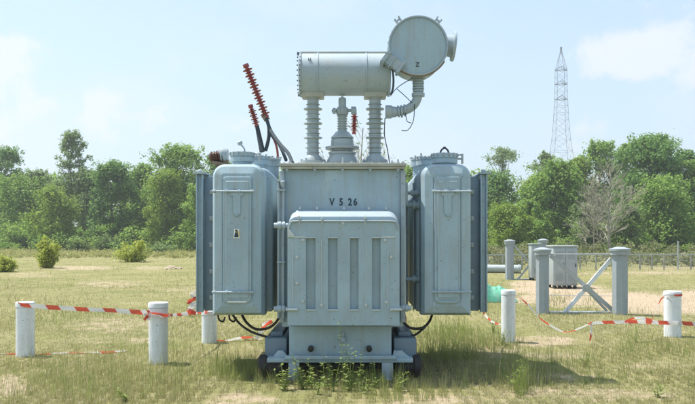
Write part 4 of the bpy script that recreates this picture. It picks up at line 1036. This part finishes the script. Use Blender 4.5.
TR = [  # px, top, base, width px, label, mat, kwargs
 (10, 150, 250, 62, 'rounded dark tree at the extreme left edge of the treeline', dg, dict(crown_base=.25, clump=.15, nc=80, sparse=.2, ydist=112)),
 (72, 133, 250, 78, 'tall wispy tree rising above the left treeline', gg, dict(crown_base=.08, nc=170, clump=.075, per=55, sparse=.1, shape='cone', ydist=108, leaf=.26)),
 (20, 178, 250, 70, 'mid-green leafy tree filling the left corner below the rounded tree', lg, dict(crown_base=.05, ydist=104)),
 (52, 190, 251, 56, 'pale green bushy tree in front of the tall wispy tree', yg, dict(crown_base=.02, ydist=94, leaf=.24, per=150)),
 (88, 172, 250, 50, 'soft grey-green tree between the wispy tree and the dark one', gg, dict(crown_base=.05, ydist=106)),
 (113, 164, 250, 54, 'very dark green dense tree in the middle of the left treeline', dg, dict(crown_base=.05, nc=95, ydist=100)),
 (146, 166, 250, 46, 'smaller mid-green tree just left of the biggest tree of the left treeline', lg, dict(crown_base=.05, ydist=107)),
 (182, 148, 250, 88, 'biggest green tree on the left, close behind the left radiator', lg, dict(crown_base=.03, nc=130, per=140, clump=.14, ydist=101)),
 (215, 158, 250, 60, 'tree mostly hidden behind the left vessel', dg, dict(crown_base=.05, ydist=104)),
 (270, 172, 250, 90, 'low tree glimpsed left of the tank', lg, dict(crown_base=.05, ydist=104)),
 (340, 176, 250, 90, 'low tree hidden behind the tank', lg, dict(crown_base=.05, ydist=104)),
 (411, 168, 250, 70, 'tree glimpsed in the gap right of the tank', lg, dict(crown_base=.05, ydist=100)),
 (462, 178, 250, 64, 'tree mostly hidden behind the right vessel', dg, dict(crown_base=.05, ydist=104)),
 (503, 148.5, 250, 38, 'distant umbrella shaped tree right of the right radiator', gg, dict(crown_base=.83, nc=45, clump=.13, per=45, shape='ball', ydist=130, leaf=.26)),
 (498, 171, 250, 70, 'dark tree standing below the umbrella shaped tree', dg, dict(crown_base=.05, ydist=104)),
 (510, 206, 252, 52, 'bright yellow-green bush behind the rear gate post', yg, dict(crown_base=.0, ydist=84, leaf=.22, nc=80, per=150, limbs=4)),
 (545, 153, 250, 38, 'faint grey-green tree at the foot of the lattice pylon', gg, dict(crown_base=.3, ydist=135, sparse=.2)),
 (556, 164, 250, 76, 'broad bushy tree below the lattice pylon', lg, dict(crown_base=.02, nc=120, per=150, clump=.15, ydist=94)),
 (536, 178, 250, 44, 'light green tree left of the broad bushy tree', yg, dict(crown_base=.03, ydist=98)),
 (600, 143, 250, 62, 'green tree crown behind the leafless tree', lg, dict(crown_base=.15, nc=100, clump=.13, per=110, ydist=106)),
 (652, 137, 250, 100, 'tallest dark green tree at the right', dg, dict(crown_base=.05, nc=150, per=150, clump=.125, ydist=97)),
 (663, 178, 252, 72, 'lighter bushy tree in front of the tallest tree at the right', lg, dict(crown_base=.02, nc=90, ydist=88)),
 (697, 162, 250, 50, 'tree cut off by the right edge of the picture', lg, dict(crown_base=.05, ydist=95)),
 (625, 205, 252, 44, 'low greyish bush between the leafless tree and the gate post', gg, dict(crown_base=.0, ydist=84, leaf=.22)),
 (588, 205, 252, 40, 'low green bush left of the leafless trunk', gg, dict(crown_base=.0, ydist=86, leaf=.22)),
 (628, 146, 250, 46, 'green crown peeping up between the leafless tree and the tallest tree', lg, dict(crown_base=.05, ydist=108, nc=90, clump=.13)),
 (578, 160, 250, 44, 'light crown between the broad bushy tree and the leafless tree', yg, dict(crown_base=.05, ydist=104)),
 (684, 152, 250, 52, 'dark crown at the right shoulder of the tallest tree', dg, dict(crown_base=.05, ydist=103, nc=90, clump=.13)),
 (132, 172, 250, 44, 'mid-green crown between the very dark tree and its smaller neighbour', lg, dict(crown_base=.05, ydist=110)),
 (38, 172, 250, 40, 'grey-green crown between the rounded tree and the wispy tree', gg, dict(crown_base=.05, ydist=110)),
 (165, 172, 250, 50, 'light leafy crown leaning against the biggest tree on the left', yg, dict(crown_base=.03, ydist=96, leaf=.22, per=150)),
 (199, 186, 251, 46, 'low leafy tree directly beside the left radiator', lg, dict(crown_base=.0, ydist=92, leaf=.22, per=150)),
 (528, 200, 251, 46, 'low light green tree behind the narrow grey cabinet', lg, dict(crown_base=.0, ydist=88, leaf=.22, per=150)),
]
for i, (px, yt, yb, w, lab_, mt, kw) in enumerate(TR): tree(px, yt, yb, w, lab_, mt, 100 + i*7, **kw)
# trees just outside the frame so side views stay closed
SH = [
 (47, 236, 268, 26, 'yellow-green shrub standing alone in the field at the left', ye, dict(leaf=.13, nc=60, per=40, clump=.10, shape='ball')),
 (133, 238, 262, 38, 'low yellow flowering shrub in the middle of the left field', ye, dict(leaf=.14, nc=75, per=40, clump=.085, shape='ball')),
 (107, 231, 252, 34, 'grey-green leafy bush under the very dark tree', gg, dict(leaf=.2, nc=45, per=80)),
 (3, 256, 272, 26, 'yellow shrub cut off by the left edge of the picture', ye, dict(leaf=.10, nc=30, per=50)),
 (160, 243, 254, 34, 'small green bush right of the yellow flowering shrub', gg, dict(leaf=.16, nc=35, per=60)),
 (77, 238, 252, 26, 'pale scrubby bush between the two yellow shrubs', gg, dict(leaf=.18, nc=30, per=60)),
]
def bush(px, ytop, ybase, wpx, label, mat, seed, leaf=.13, **_):
    rng = np.random.RandomState(seed); rnd = random.Random(seed); Y = GY(ybase); H = PZ(ytop, Y); W = wpx*Y/F
    e = empty('shrub', (PX(px, Y), Y, 0), label, 'shrub', 'shrubs in the field'); mb = MB(); cs = []; rs = []
    for k in range(34):
        a = rnd.uniform(0, 6.28); rr = W*.5*rnd.random()**.6; h = H*rnd.uniform(.35, 1)*(1 - .35*(rr/(W*.5))**2)
        b0 = Vector((math.cos(a)*rr*.35, math.sin(a)*rr*.35, -.02)); tip = Vector((math.cos(a)*rr, math.sin(a)*rr, h)); mid = b0.lerp(tip, .5) + Vector((0, 0, h*.12))
        mb.tube([b0, mid, tip], .02, 4, 2, taper=.006)
        for c in catmull([b0, mid, tip], 5)[2:]:
            cs.append(tuple(c)); rs.append(.10 + .14*rnd.random()*W)
    me = bpy.data.meshes.new('stem'); mb.bm.to_mesh(me); mb.bm.free(); me.materials.append(M['bark']); o = bpy.data.objects.new('stem', me); COL.objects.link(o); o.parent = e
    v, f = leaf_cloud(np.array(cs), np.array(rs), 14, leaf*.85, rng, flat=1.); v[:, 2] = np.maximum(v[:, 2], .02)
    np_mesh('leaves', v, f, mat, e)
for i, (px, yt, yb, w, lab_, mt, kw) in enumerate(SH): bush(px, yt, yb, w, lab_, mt, 500 + i*11, leaf=kw.get('leaf', .13))

# backing wood + dark undergrowth
def wood():
    rng = np.random.RandomState(77); cs = []; rs = []
    for i in range(1300):
        x = rng.uniform(-115, 115); y = rng.uniform(113, 128)
        env = 10.3 + 1.0*math.sin(x*.11) + .8*math.sin(x*.37+1) + .6*math.sin(x*.9)
        z = rng.rand()**.8*env; cs.append((x, y, z)); rs.append(1.3 + rng.rand()*1.0)
    v, f = leaf_cloud(np.array(cs), np.array(rs), 80, .5, rng)
    o = np_mesh('woodland', v, f, lg); tag(o, 'dense green woodland closing the field behind the single trees', 'woodland', kind='stuff')
    cs = []; rs = []
    for i in range(900):
        x = rng.uniform(-75, 75); y = rng.uniform(84, 104) - (4 if x > 10 else -4)
        cs.append((x, y, rng.rand()**1.5*3.6)); rs.append(.5 + rng.rand()*.9)
    v, f = leaf_cloud(np.array(cs), np.array(rs), 80, .24, rng); v[:, 2] = np.maximum(v[:, 2], .02)
    o = np_mesh('undergrowth', v, f, lg); tag(o, 'scrubby undergrowth along the foot of the trees', 'undergrowth', kind='stuff')
wood()
def brush():
    rng = np.random.RandomState(31); cs = []; rs = []
    for i in range(520):
        y = rng.uniform(44, 74); x = rng.uniform(PX(478, y), PX(830, y))
        cs.append((x, y, rng.rand()*(.15 + .35*(math.sin(x*.7) + math.sin(x*1.9+2) > 0) + .03*(y-44)))); rs.append(.3 + rng.rand()*.4)
    v, f = leaf_cloud(np.array(cs), np.array(rs), 60, .14, rng); v[:, 2] = np.maximum(v[:, 2], .02)
    o = np_mesh('brush', v, f, leaf_mat('dry_brush', [(.15, .15, .08), (.20, .22, .09), (.15, .21, .06), (.24, .21, .14), (.13, .19, .05)], .4)); tag(o, 'tangled brown and green brush behind the wire fence', 'brush', kind='stuff')
brush()
def margin():
    rng = np.random.RandomState(61); cs = []; rs = []
    for i in range(900):
        y = rng.uniform(62, 96); x = rng.uniform(-.50, -.12)*y if rng.rand() < .75 else rng.uniform(-.12, .5)*y
        if x > 5 and y < 76: continue
        cs.append((x, y, rng.rand()*.25)); rs.append(.25 + rng.rand()*.55)
    v, f = leaf_cloud(np.array(cs), np.array(rs), 45, .13, rng, flat=.6); v[:, 2] = np.maximum(v[:, 2], .01)
    o = np_mesh('tall_meadow', v, f, leaf_mat('rank_meadow', [(.26, .27, .08), (.34, .32, .12), (.20, .25, .06), (.40, .36, .17)], .45)); tag(o, 'rank yellow-green meadow growth before the trees', 'meadow', kind='stuff')
margin()

# leafless tree (recursive branching)
def bare_tree(px, ytop, Y, label, seed, leaves=None, spread=.42, name='bare_tree', r0=.17, depth=6, lean=0):
    rnd = random.Random(seed); H = PZ(ytop, Y); e = empty(name, (PX(px, Y), Y, 0), label, 'tree', 'trees along the edge of the field')
    mb = MB(); tips = []
    def grow(p, d, L, r, k):
        q = p + d*L; m_ = p.lerp(q, .5) + Vector((rnd.uniform(-1, 1), rnd.uniform(-1, 1), 0))*L*.07
        mb.tube([p, m_, q], r, 5 if k > 2 else 3, 0, taper=max(.011, r*.6))
        if k == 0: tips.append(q); return
        for i in range(rnd.choice((2, 3, 3, 4))):
            a = rnd.uniform(0, 6.28); s_ = spread*rnd.uniform(.6, 1.6)
            nd = (d + Vector((math.cos(a)*s_, math.sin(a)*s_*.8, rnd.uniform(-.08, .22)))).normalized()
            grow(p.lerp(q, rnd.uniform(.45, 1)), nd, L*rnd.uniform(.6, .85), max(.012, r*.55), k-1)
    n_ = 24; tp = Vector((lean*H, 0, H*.86)); mid_ = Vector((rnd.uniform(-.03, .03)*H, 0, H*.45))
    line = catmull([Vector((0, 0, -.1)), mid_, tp], 8)
    mb.tube(line, r0, 7, 0, taper=.03)
    for i in range(n_):
        t_ = .18 + .8*i/n_; p = line[min(len(line)-1, int(t_*(len(line)-1)))]; a = rnd.uniform(0, 6.28); up_ = .55 + .9*t_
        grow(p, Vector((math.cos(a)*1.0, math.sin(a), up_)).normalized(), H*(.225 - .11*t_)*rnd.uniform(.8, 1.3), r0*(.45 - .25*t_), depth - (1 if t_ > .6 else 0))
    zmax = max(v.co.z for v in mb.bm.verts); s = H/zmax
    for v in mb.bm.verts: v.co.z *= s
    me = bpy.data.meshes.new('branches'); mb.bm.to_mesh(me); mb.bm.free(); me.materials.append(M['dry_bark'])
    o = bpy.data.objects.new('trunk', me); COL.objects.link(o); o.parent = e
    if leaves:
        rng = np.random.RandomState(seed); c = np.array([(t.x, t.y, t.z*s) for t in tips]); v, f = leaf_cloud(c, np.full(len(c), leaves[0]), leaves[1], leaves[2], rng)
        np_mesh('crown', v, f, leaves[3], e)
    return e
bare_tree(610, 158, 76, 'leafless grey tree with many thin branches at the right', 3, spread=.62, depth=4, r0=.17)
bare_tree(594, 185, 81, 'smaller dry twiggy tree left of the leafless grey tree', 9, spread=.55, depth=3, r0=.08)
bare_tree(363, 112, 46, 'thin sparse young tree showing between the tank bushings', 21, leaves=(.25, 6, .10, gg), spread=.45, depth=2, r0=.05)

# weeds: individual plants in front of the transformer
wl = leaf_mat('weed_leaf', [(.20, .29, .06), (.30, .38, .10), (.42, .48, .20), (.16, .24, .06)], .55)
def weed(px, ybase, hpx, label, seed, leaf=.035, spread=.06, n_stem=3, group='leafy weeds by the transformer'):
    rng = np.random.RandomState(seed); rnd = random.Random(seed); Y = GY(ybase); H = hpx*Y/F
    e = empty('weed', (PX(px, Y), Y, 0), label, 'weed', group)
    mb = MB(); P_ = []; Nn = []
    for s in range(n_stem):
        a = rnd.uniform(0, 6.28); h = H*rnd.uniform(.45, 1) if s else H; sp_ = spread*rnd.uniform(.6, 2.6)
        pts = [Vector((0, 0, -.01)), Vector((math.cos(a)*sp_*.4, math.sin(a)*sp_*.4, h*.5)), Vector((math.cos(a)*sp_, math.sin(a)*sp_, h))]
        mb.tube(pts, .0045, 5, 4, taper=.002)
        cs = catmull(pts, 12)
        for i, c in enumerate(cs[3:]):
            t = i/len(cs)
            for q in range(2 if rnd.random() < .5 else 0): P_.append(c); Nn.append((rnd.uniform(0, 6.28), (1.25-.6*t)*rnd.choice((.5, .9, 1.3))))
    vs = []; fs = []
    for c, (az, sc) in zip(P_, Nn):
        l = leaf*sc*rnd.uniform(.6, 1.4); d = Vector((math.cos(az), math.sin(az), rnd.uniform(-.1, .7))).normalized(); sd = d.cross(Vector((rnd.uniform(-.3, .3), rnd.uniform(-.3, .3), 1))).normalized(); up = sd.cross(d)
        b = len(vs); o_ = c + d*.006
        vs += [o_, o_ + d*l*.5 + sd*l*.28 + up*l*.05, o_ + d*l*1.15 - up*l*.12, o_ + d*l*.5 - sd*l*.28 + up*l*.05]; fs.append((b, b+1, b+2, b+3))
    mb.bm.verts.ensure_lookup_table()
    me = bpy.data.meshes.new('stem'); mb.bm.to_mesh(me); mb.bm.free(); me.materials.append(wl); o = bpy.data.objects.new('stem', me); COL.objects.link(o); o.parent = e
    np_mesh('leaves', [tuple(v) for v in vs], fs, wl, e)
WD = [(303, 389, 30, 'pale leafy weed just right of the left leg of the transformer', .05, .05, 5), (312, 388, 26, 'bushy weed second from the left leg', .045, .07, 5), (325, 389, 24, 'weed midway between the left leg and the tall central weed', .04, .06, 4), (334, 391, 34, 'tall thin weed under the left windows of the cabinet', .04, .05, 5),
      (344, 390, 62, 'tallest spindly weed reaching up in front of the drain valve', .040, .035, 3), (351, 391, 36, 'dense weed right of the tallest spindly weed', .045, .06, 6), (358, 389, 34, 'narrow upright weed right of centre under the base plate', .035, .05, 4), (376, 388, 26, 'small white-topped weed left of the right leg', .04, .03, 3), (285, 390, 24, 'broad pale weed in front of the left wheel', .05, .06, 5), (398, 392, 18, 'low weed in front of the right leg', .035, .07, 5),
      (318, 394, 16, 'low weed nearest the camera under the left windows', .035, .07, 5), (366, 394, 15, 'low weed nearest the camera under the right windows', .035, .07, 5)]
for i, (px, yb, h, l_, lf, sp_, ns) in enumerate(WD): weed(px, yb, h*1.12, l_, 40 + i, lf*.95, sp_, max(2, ns - 2))
for i, (px, yb, h, l_) in enumerate([(493, 333, 20, 'fresh green weed left of the slim bollard beside the tarp'), (190, 316, 14, 'green weed behind the nearest left bollard'), (502, 345, 16, 'leafy weed at the foot of the slim bollard'), (128, 401, 14, 'small green weed at the bottom left of the field'), (518, 392, 34, 'tall thin grass weed standing at the lower right'), (636, 342, 18, 'weed left of the far right bollard'), (586, 366, 14, 'low weed in the dry grass right of the shadow'), (657, 398, 14, 'small weed at the bottom right corner')]):
    weed(px, yb, h, l_, 80 + i, .03, .06, 5, group='scattered weeds in the field')

# small spoil heaps and stones
def rocks():
    spots = [(172, 268.5, .35), (178, 269, .25), (168, 269.3, .22), (612, 383, .05), (566, 379, .09), (572, 381, .06), (592, 377, .05)]
    labs = ['dark clod of earth left in the field before the left radiator', 'second dark clod of earth beside the radiator edge', 'small flat clod of earth in the left field', 'little stone in the dry grass at the lower right', 'brown clod at the tip of the transformer shadow', 'small brown clod beside the larger one at the shadow tip', 'tiny stone right of the clods at the shadow tip']
    for k, ((px, py, s), l_) in enumerate(zip(spots, labs)):
        Y = GY(py); t = bmesh.new(); bmesh.ops.create_icosphere(t, subdivisions=3, radius=s)
        for v in t.verts:
            n = mnoise.fractal(v.co*(2.2/s)*.6 + Vector((k*5, 0, 0)), 1, 2, 4); v.co *= 1 + .35*n; v.co.z *= .45
        mb = MB(); mb.merge(t, Matrix.Translation((PX(px, Y), Y, 0))); o = mb.build('earth_clod', M['earth']); tag(o, l_, 'clod', 'clods and stones')
rocks()

# ------------------------------------------------------------------ PYLON
def pylon():
    Y = 230.; e = empty('lattice_pylon', (PX(561, Y), Y, 0), 'tall thin steel lattice pylon rising behind the right treeline', 'pylon')
    x0 = PX(561, Y); lv = [(250, 15.5), (200, 13), (163, 10.2), (140, 7.4), (120, 6.0), (100, 5.2), (84, 4.9), (70, 4.6), (60, 2.6), (51, .5)]
    mb = MB(); pts = []
    fine = []
    for (ya, wa), (yb, wb) in zip(lv, lv[1:]):
        n = max(1, int(round((ya-yb)/max(7, wa*1.1))))
        for k in range(n): t = k/n; fine.append((ya+(yb-ya)*t, wa+(wb-wa)*t))
    fine.append(lv[-1]); k_ = Y/F
    C_ = [[(x0 + sx*w*k_, Y + sy*w*k_, max(0, PZ(y, Y))) for sx, sy in ((-1, -1), (1, -1), (1, 1), (-1, 1))] for y, w in fine]
    for a, b in zip(C_, C_[1:]):
        for i in range(4):
            j = (i+1) % 4
            mb.bar(a[i], b[i], .085, .085); mb.bar(a[i], b[j], .04, .04); mb.bar(a[j], b[i], .04, .04); mb.bar(b[i], b[j], .04, .04)
    mb.build('lattice_tower', M['steel_tower'], e)
    for y, w in ((70.5, 6.2), (84.5, 6.0), (99.5, 5.8)):
        mb = MB()
        for s in (-1, 1):
            for sy in (-1, 1): mb.bar((x0, Y + sy*1., PZ(y, Y)), (x0 + s*w*k_ , Y, PZ(y, Y)), .14, .14); mb.bar((x0, Y + sy*1., PZ(y-4, Y)), (x0 + s*w*k_, Y, PZ(y, Y)), .12, .12)
        mb.build('cross_arm', M['steel_tower'], e)
    mb = MB(); mb.lathe([(0, .3), (1.2, .35), (1.4, 0)], (x0, Y, PZ(51, Y)), (0, 0, 1), 8); mb.build('top_lamp', M['steel_tower'], e)
pylon()

# ------------------------------------------------------------------ HILL
def hill():
    n, m = 90, 16; V = []; Fc = []
    for j in range(m+1):
        for i in range(n+1):
            u, v = i/n, j/m; x = -160 + 760*u; y = 620 + 300*v
            z = 52*math.exp(-((x-85)/130)**2)*math.sin(math.pi*v)**.8 + 4*mnoise.noise(Vector((x*.02, y*.02, 0)))*math.sin(math.pi*v) - .5
            V.append((x, y, z))
    for j in range(m):
        for i in range(n):
            a = j*(n+1)+i; Fc.append((a, a+1, a+n+2, a+n+1))
    o = np_mesh('hill', V, Fc, simple_mat('far_scrub', (.10, .15, .06), .9, var=.35, scale=.08, bump=0), smooth=True); o['kind'] = 'structure'
hill()

# ------------------------------------------------------------------ SKY, SUN, CAMERA
SUNV = Vector((-.42, .15, 1)).normalized()
el = math.asin(SUNV.z); az = math.atan2(SUNV.x, SUNV.y)
w = bpy.data.worlds.new('World'); S.world = w; w.use_nodes = True
nt = w.node_tree; nt.nodes.clear(); L = nt.links.new
sky = N(nt, 'ShaderNodeTexSky', sky_type='NISHITA', sun_disc=False, sun_elevation=el, sun_rotation=az, air_density=1.0, dust_density=1.2, ozone_density=1.0)
tc = N(nt, 'ShaderNodeTexCoord'); nrm = N(nt, 'ShaderNodeSeparateXYZ'); L(tc.outputs['Generated'], nrm.inputs[0])
mp = N(nt, 'ShaderNodeMapping'); L(tc.outputs['Generated'], mp.inputs['Vector']); mp.inputs['Scale'].default_value = (1, 1, 1.9); mp.inputs['Location'].default_value = (.35, .2, .1)
n1 = N(nt, 'ShaderNodeTexNoise', Scale=3.4, Detail=9., Roughness=.55); L(mp.outputs[0], n1.inputs['Vector'])
cr = ramp(nt, [(.50, (0, 0, 0, 1)), (.66, (1, 1, 1, 1))]); L(n1.outputs['Fac'], cr.inputs['Fac'])
CLOUD_AMT, SKY_STR = .3, .125
mr = N(nt, 'ShaderNodeMapRange'); L(nrm.outputs['Z'], mr.inputs[0]); mr.inputs[1].default_value = .0; mr.inputs[2].default_value = .34; mr.inputs[3].default_value = .9; mr.inputs[4].default_value = .5
mt_ = N(nt, 'ShaderNodeMath', operation='MULTIPLY'); L(cr.outputs['Color'], mt_.inputs[0]); mt_.inputs[1].default_value = CLOUD_AMT
ya = N(nt, 'ShaderNodeMath', operation='MAXIMUM'); L(nrm.outputs['Y'], ya.inputs[0]); ya.inputs[1].default_value = .05
ta = N(nt, 'ShaderNodeMath', operation='DIVIDE'); L(nrm.outputs['X'], ta.inputs[0]); L(ya.outputs[0], ta.inputs[1])
tb_ = N(nt, 'ShaderNodeMath', operation='DIVIDE'); L(nrm.outputs['Z'], tb_.inputs[0]); L(ya.outputs[0], tb_.inputs[1])
nw = N(nt, 'ShaderNodeTexNoise', Scale=19., Detail=9., Roughness=.62); L(tc.outputs['Generated'], nw.inputs['Vector'])
acc = None
for ax_, by_, rx_, ry_, st_ in ((-.455, .225, .055, .045, .9), (-.47, .17, .10, .05, .7), (-.33, .175, .045, .035, .85), (-.29, .155, .09, .03, .6), (-.15, .155, .03, .02, .5), (.40, .245, .10, .035, 1.), (.47, .25, .09, .06, .9), (.44, .31, .06, .02, .6), (.40, .14, .14, .03, .5), (-.05, .18, .12, .02, .3), (.12, .12, .10, .03, .4), (-.9, .3, .2, .1, .8), (1.0, .35, .25, .1, .8)):
    def mth(op, a_, b_):
        m_ = N(nt, 'ShaderNodeMath', operation=op)
        for k_, q_ in enumerate((a_, b_)):
            if isinstance(q_, (int, float)): m_.inputs[k_].default_value = q_
            else: L(q_, m_.inputs[k_])
        return m_.outputs[0]
    u_ = mth('DIVIDE', mth('SUBTRACT', ta.outputs[0], ax_), rx_*1.5); v_ = mth('DIVIDE', mth('SUBTRACT', tb_.outputs[0], by_), ry_*1.5)
    d_ = mth('SUBTRACT', 1., mth('ADD', mth('MULTIPLY', u_, u_), mth('MULTIPLY', v_, v_)))
    d_ = mth('MULTIPLY', mth('MAXIMUM', d_, 0.), st_)
    acc = d_ if acc is None else mth('MAXIMUM', acc, d_)
cm = N(nt, 'ShaderNodeMapRange', interpolation_type='SMOOTHSTEP'); L(mth('ADD', acc, mth('MULTIPLY', mth('SUBTRACT', nw.outputs['Fac'], .5), 2.2)), cm.inputs[0]); cm.inputs[1].default_value = .33; cm.inputs[2].default_value = .85; cm.inputs[4].default_value = .85
mh = mr
mx = N(nt, 'ShaderNodeMix', data_type='RGBA'); L(mr.outputs[0], mx.inputs[0]); L(sky.outputs[0], mx.inputs[6]); mx.inputs[7].default_value = (2.55, 3.25, 3.75, 1)
mc = N(nt, 'ShaderNodeMix', data_type='RGBA'); cmx = mth('MAXIMUM', cm.outputs[0], mt_.outputs[0]); L(cmx, mc.inputs[0]); L(mx.outputs[2], mc.inputs[6]); mc.inputs[7].default_value = (3.6, 3.83, 4.0, 1)
bg = N(nt, 'ShaderNodeBackground', Strength=SKY_STR); L(mc.outputs[2], bg.inputs[0]); o = N(nt, 'ShaderNodeOutputWorld'); L(bg.outputs[0], o.inputs[0])
sd = bpy.data.lights.new('sun', 'SUN'); sd.energy = 4.0; sd.angle = R(.5); sd.color = (1, .95, .87)
hz, nt = new_mat('thin_haze'); pv = N(nt, 'ShaderNodeVolumePrincipled', Density=.0007); pv.inputs['Color'].default_value = (.93, .96, 1, 1); pv.inputs['Anisotropy'].default_value = .3
oo = N(nt, 'ShaderNodeOutputMaterial'); nt.links.new(pv.outputs[0], oo.inputs['Volume'])
mb = MB(); mb.box(-5400, 5400, -60, 3300, -2.5, 75); ho = mb.build('haze', hz); tag(ho, 'thin pale summer haze over the field', 'haze', kind='stuff')
so = bpy.data.objects.new('sun', sd); COL.objects.link(so); so.rotation_euler = SUNV.to_track_quat('Z', 'Y').to_euler(); so.location = (0, 0, 30)
cam = bpy.data.cameras.new('camera'); co = bpy.data.objects.new('camera', cam); COL.objects.link(co)
co.location = (0, 0, CH); co.rotation_euler = (R(90), 0, 0); cam.sensor_width = 36; cam.lens = 36*F/695; cam.shift_y = (HY-202)/695
cam.clip_start = .1; cam.clip_end = 5000; S.camera = co
S.render.resolution_x = 1024; S.render.resolution_y = 595
S.view_settings.view_transform = 'Standard'; S.view_settings.look = 'None'; S.view_settings.gamma = 1; S.view_settings.use_curve_mapping = False
S.view_settings.exposure = 1.0
S.render.engine = 'CYCLES'
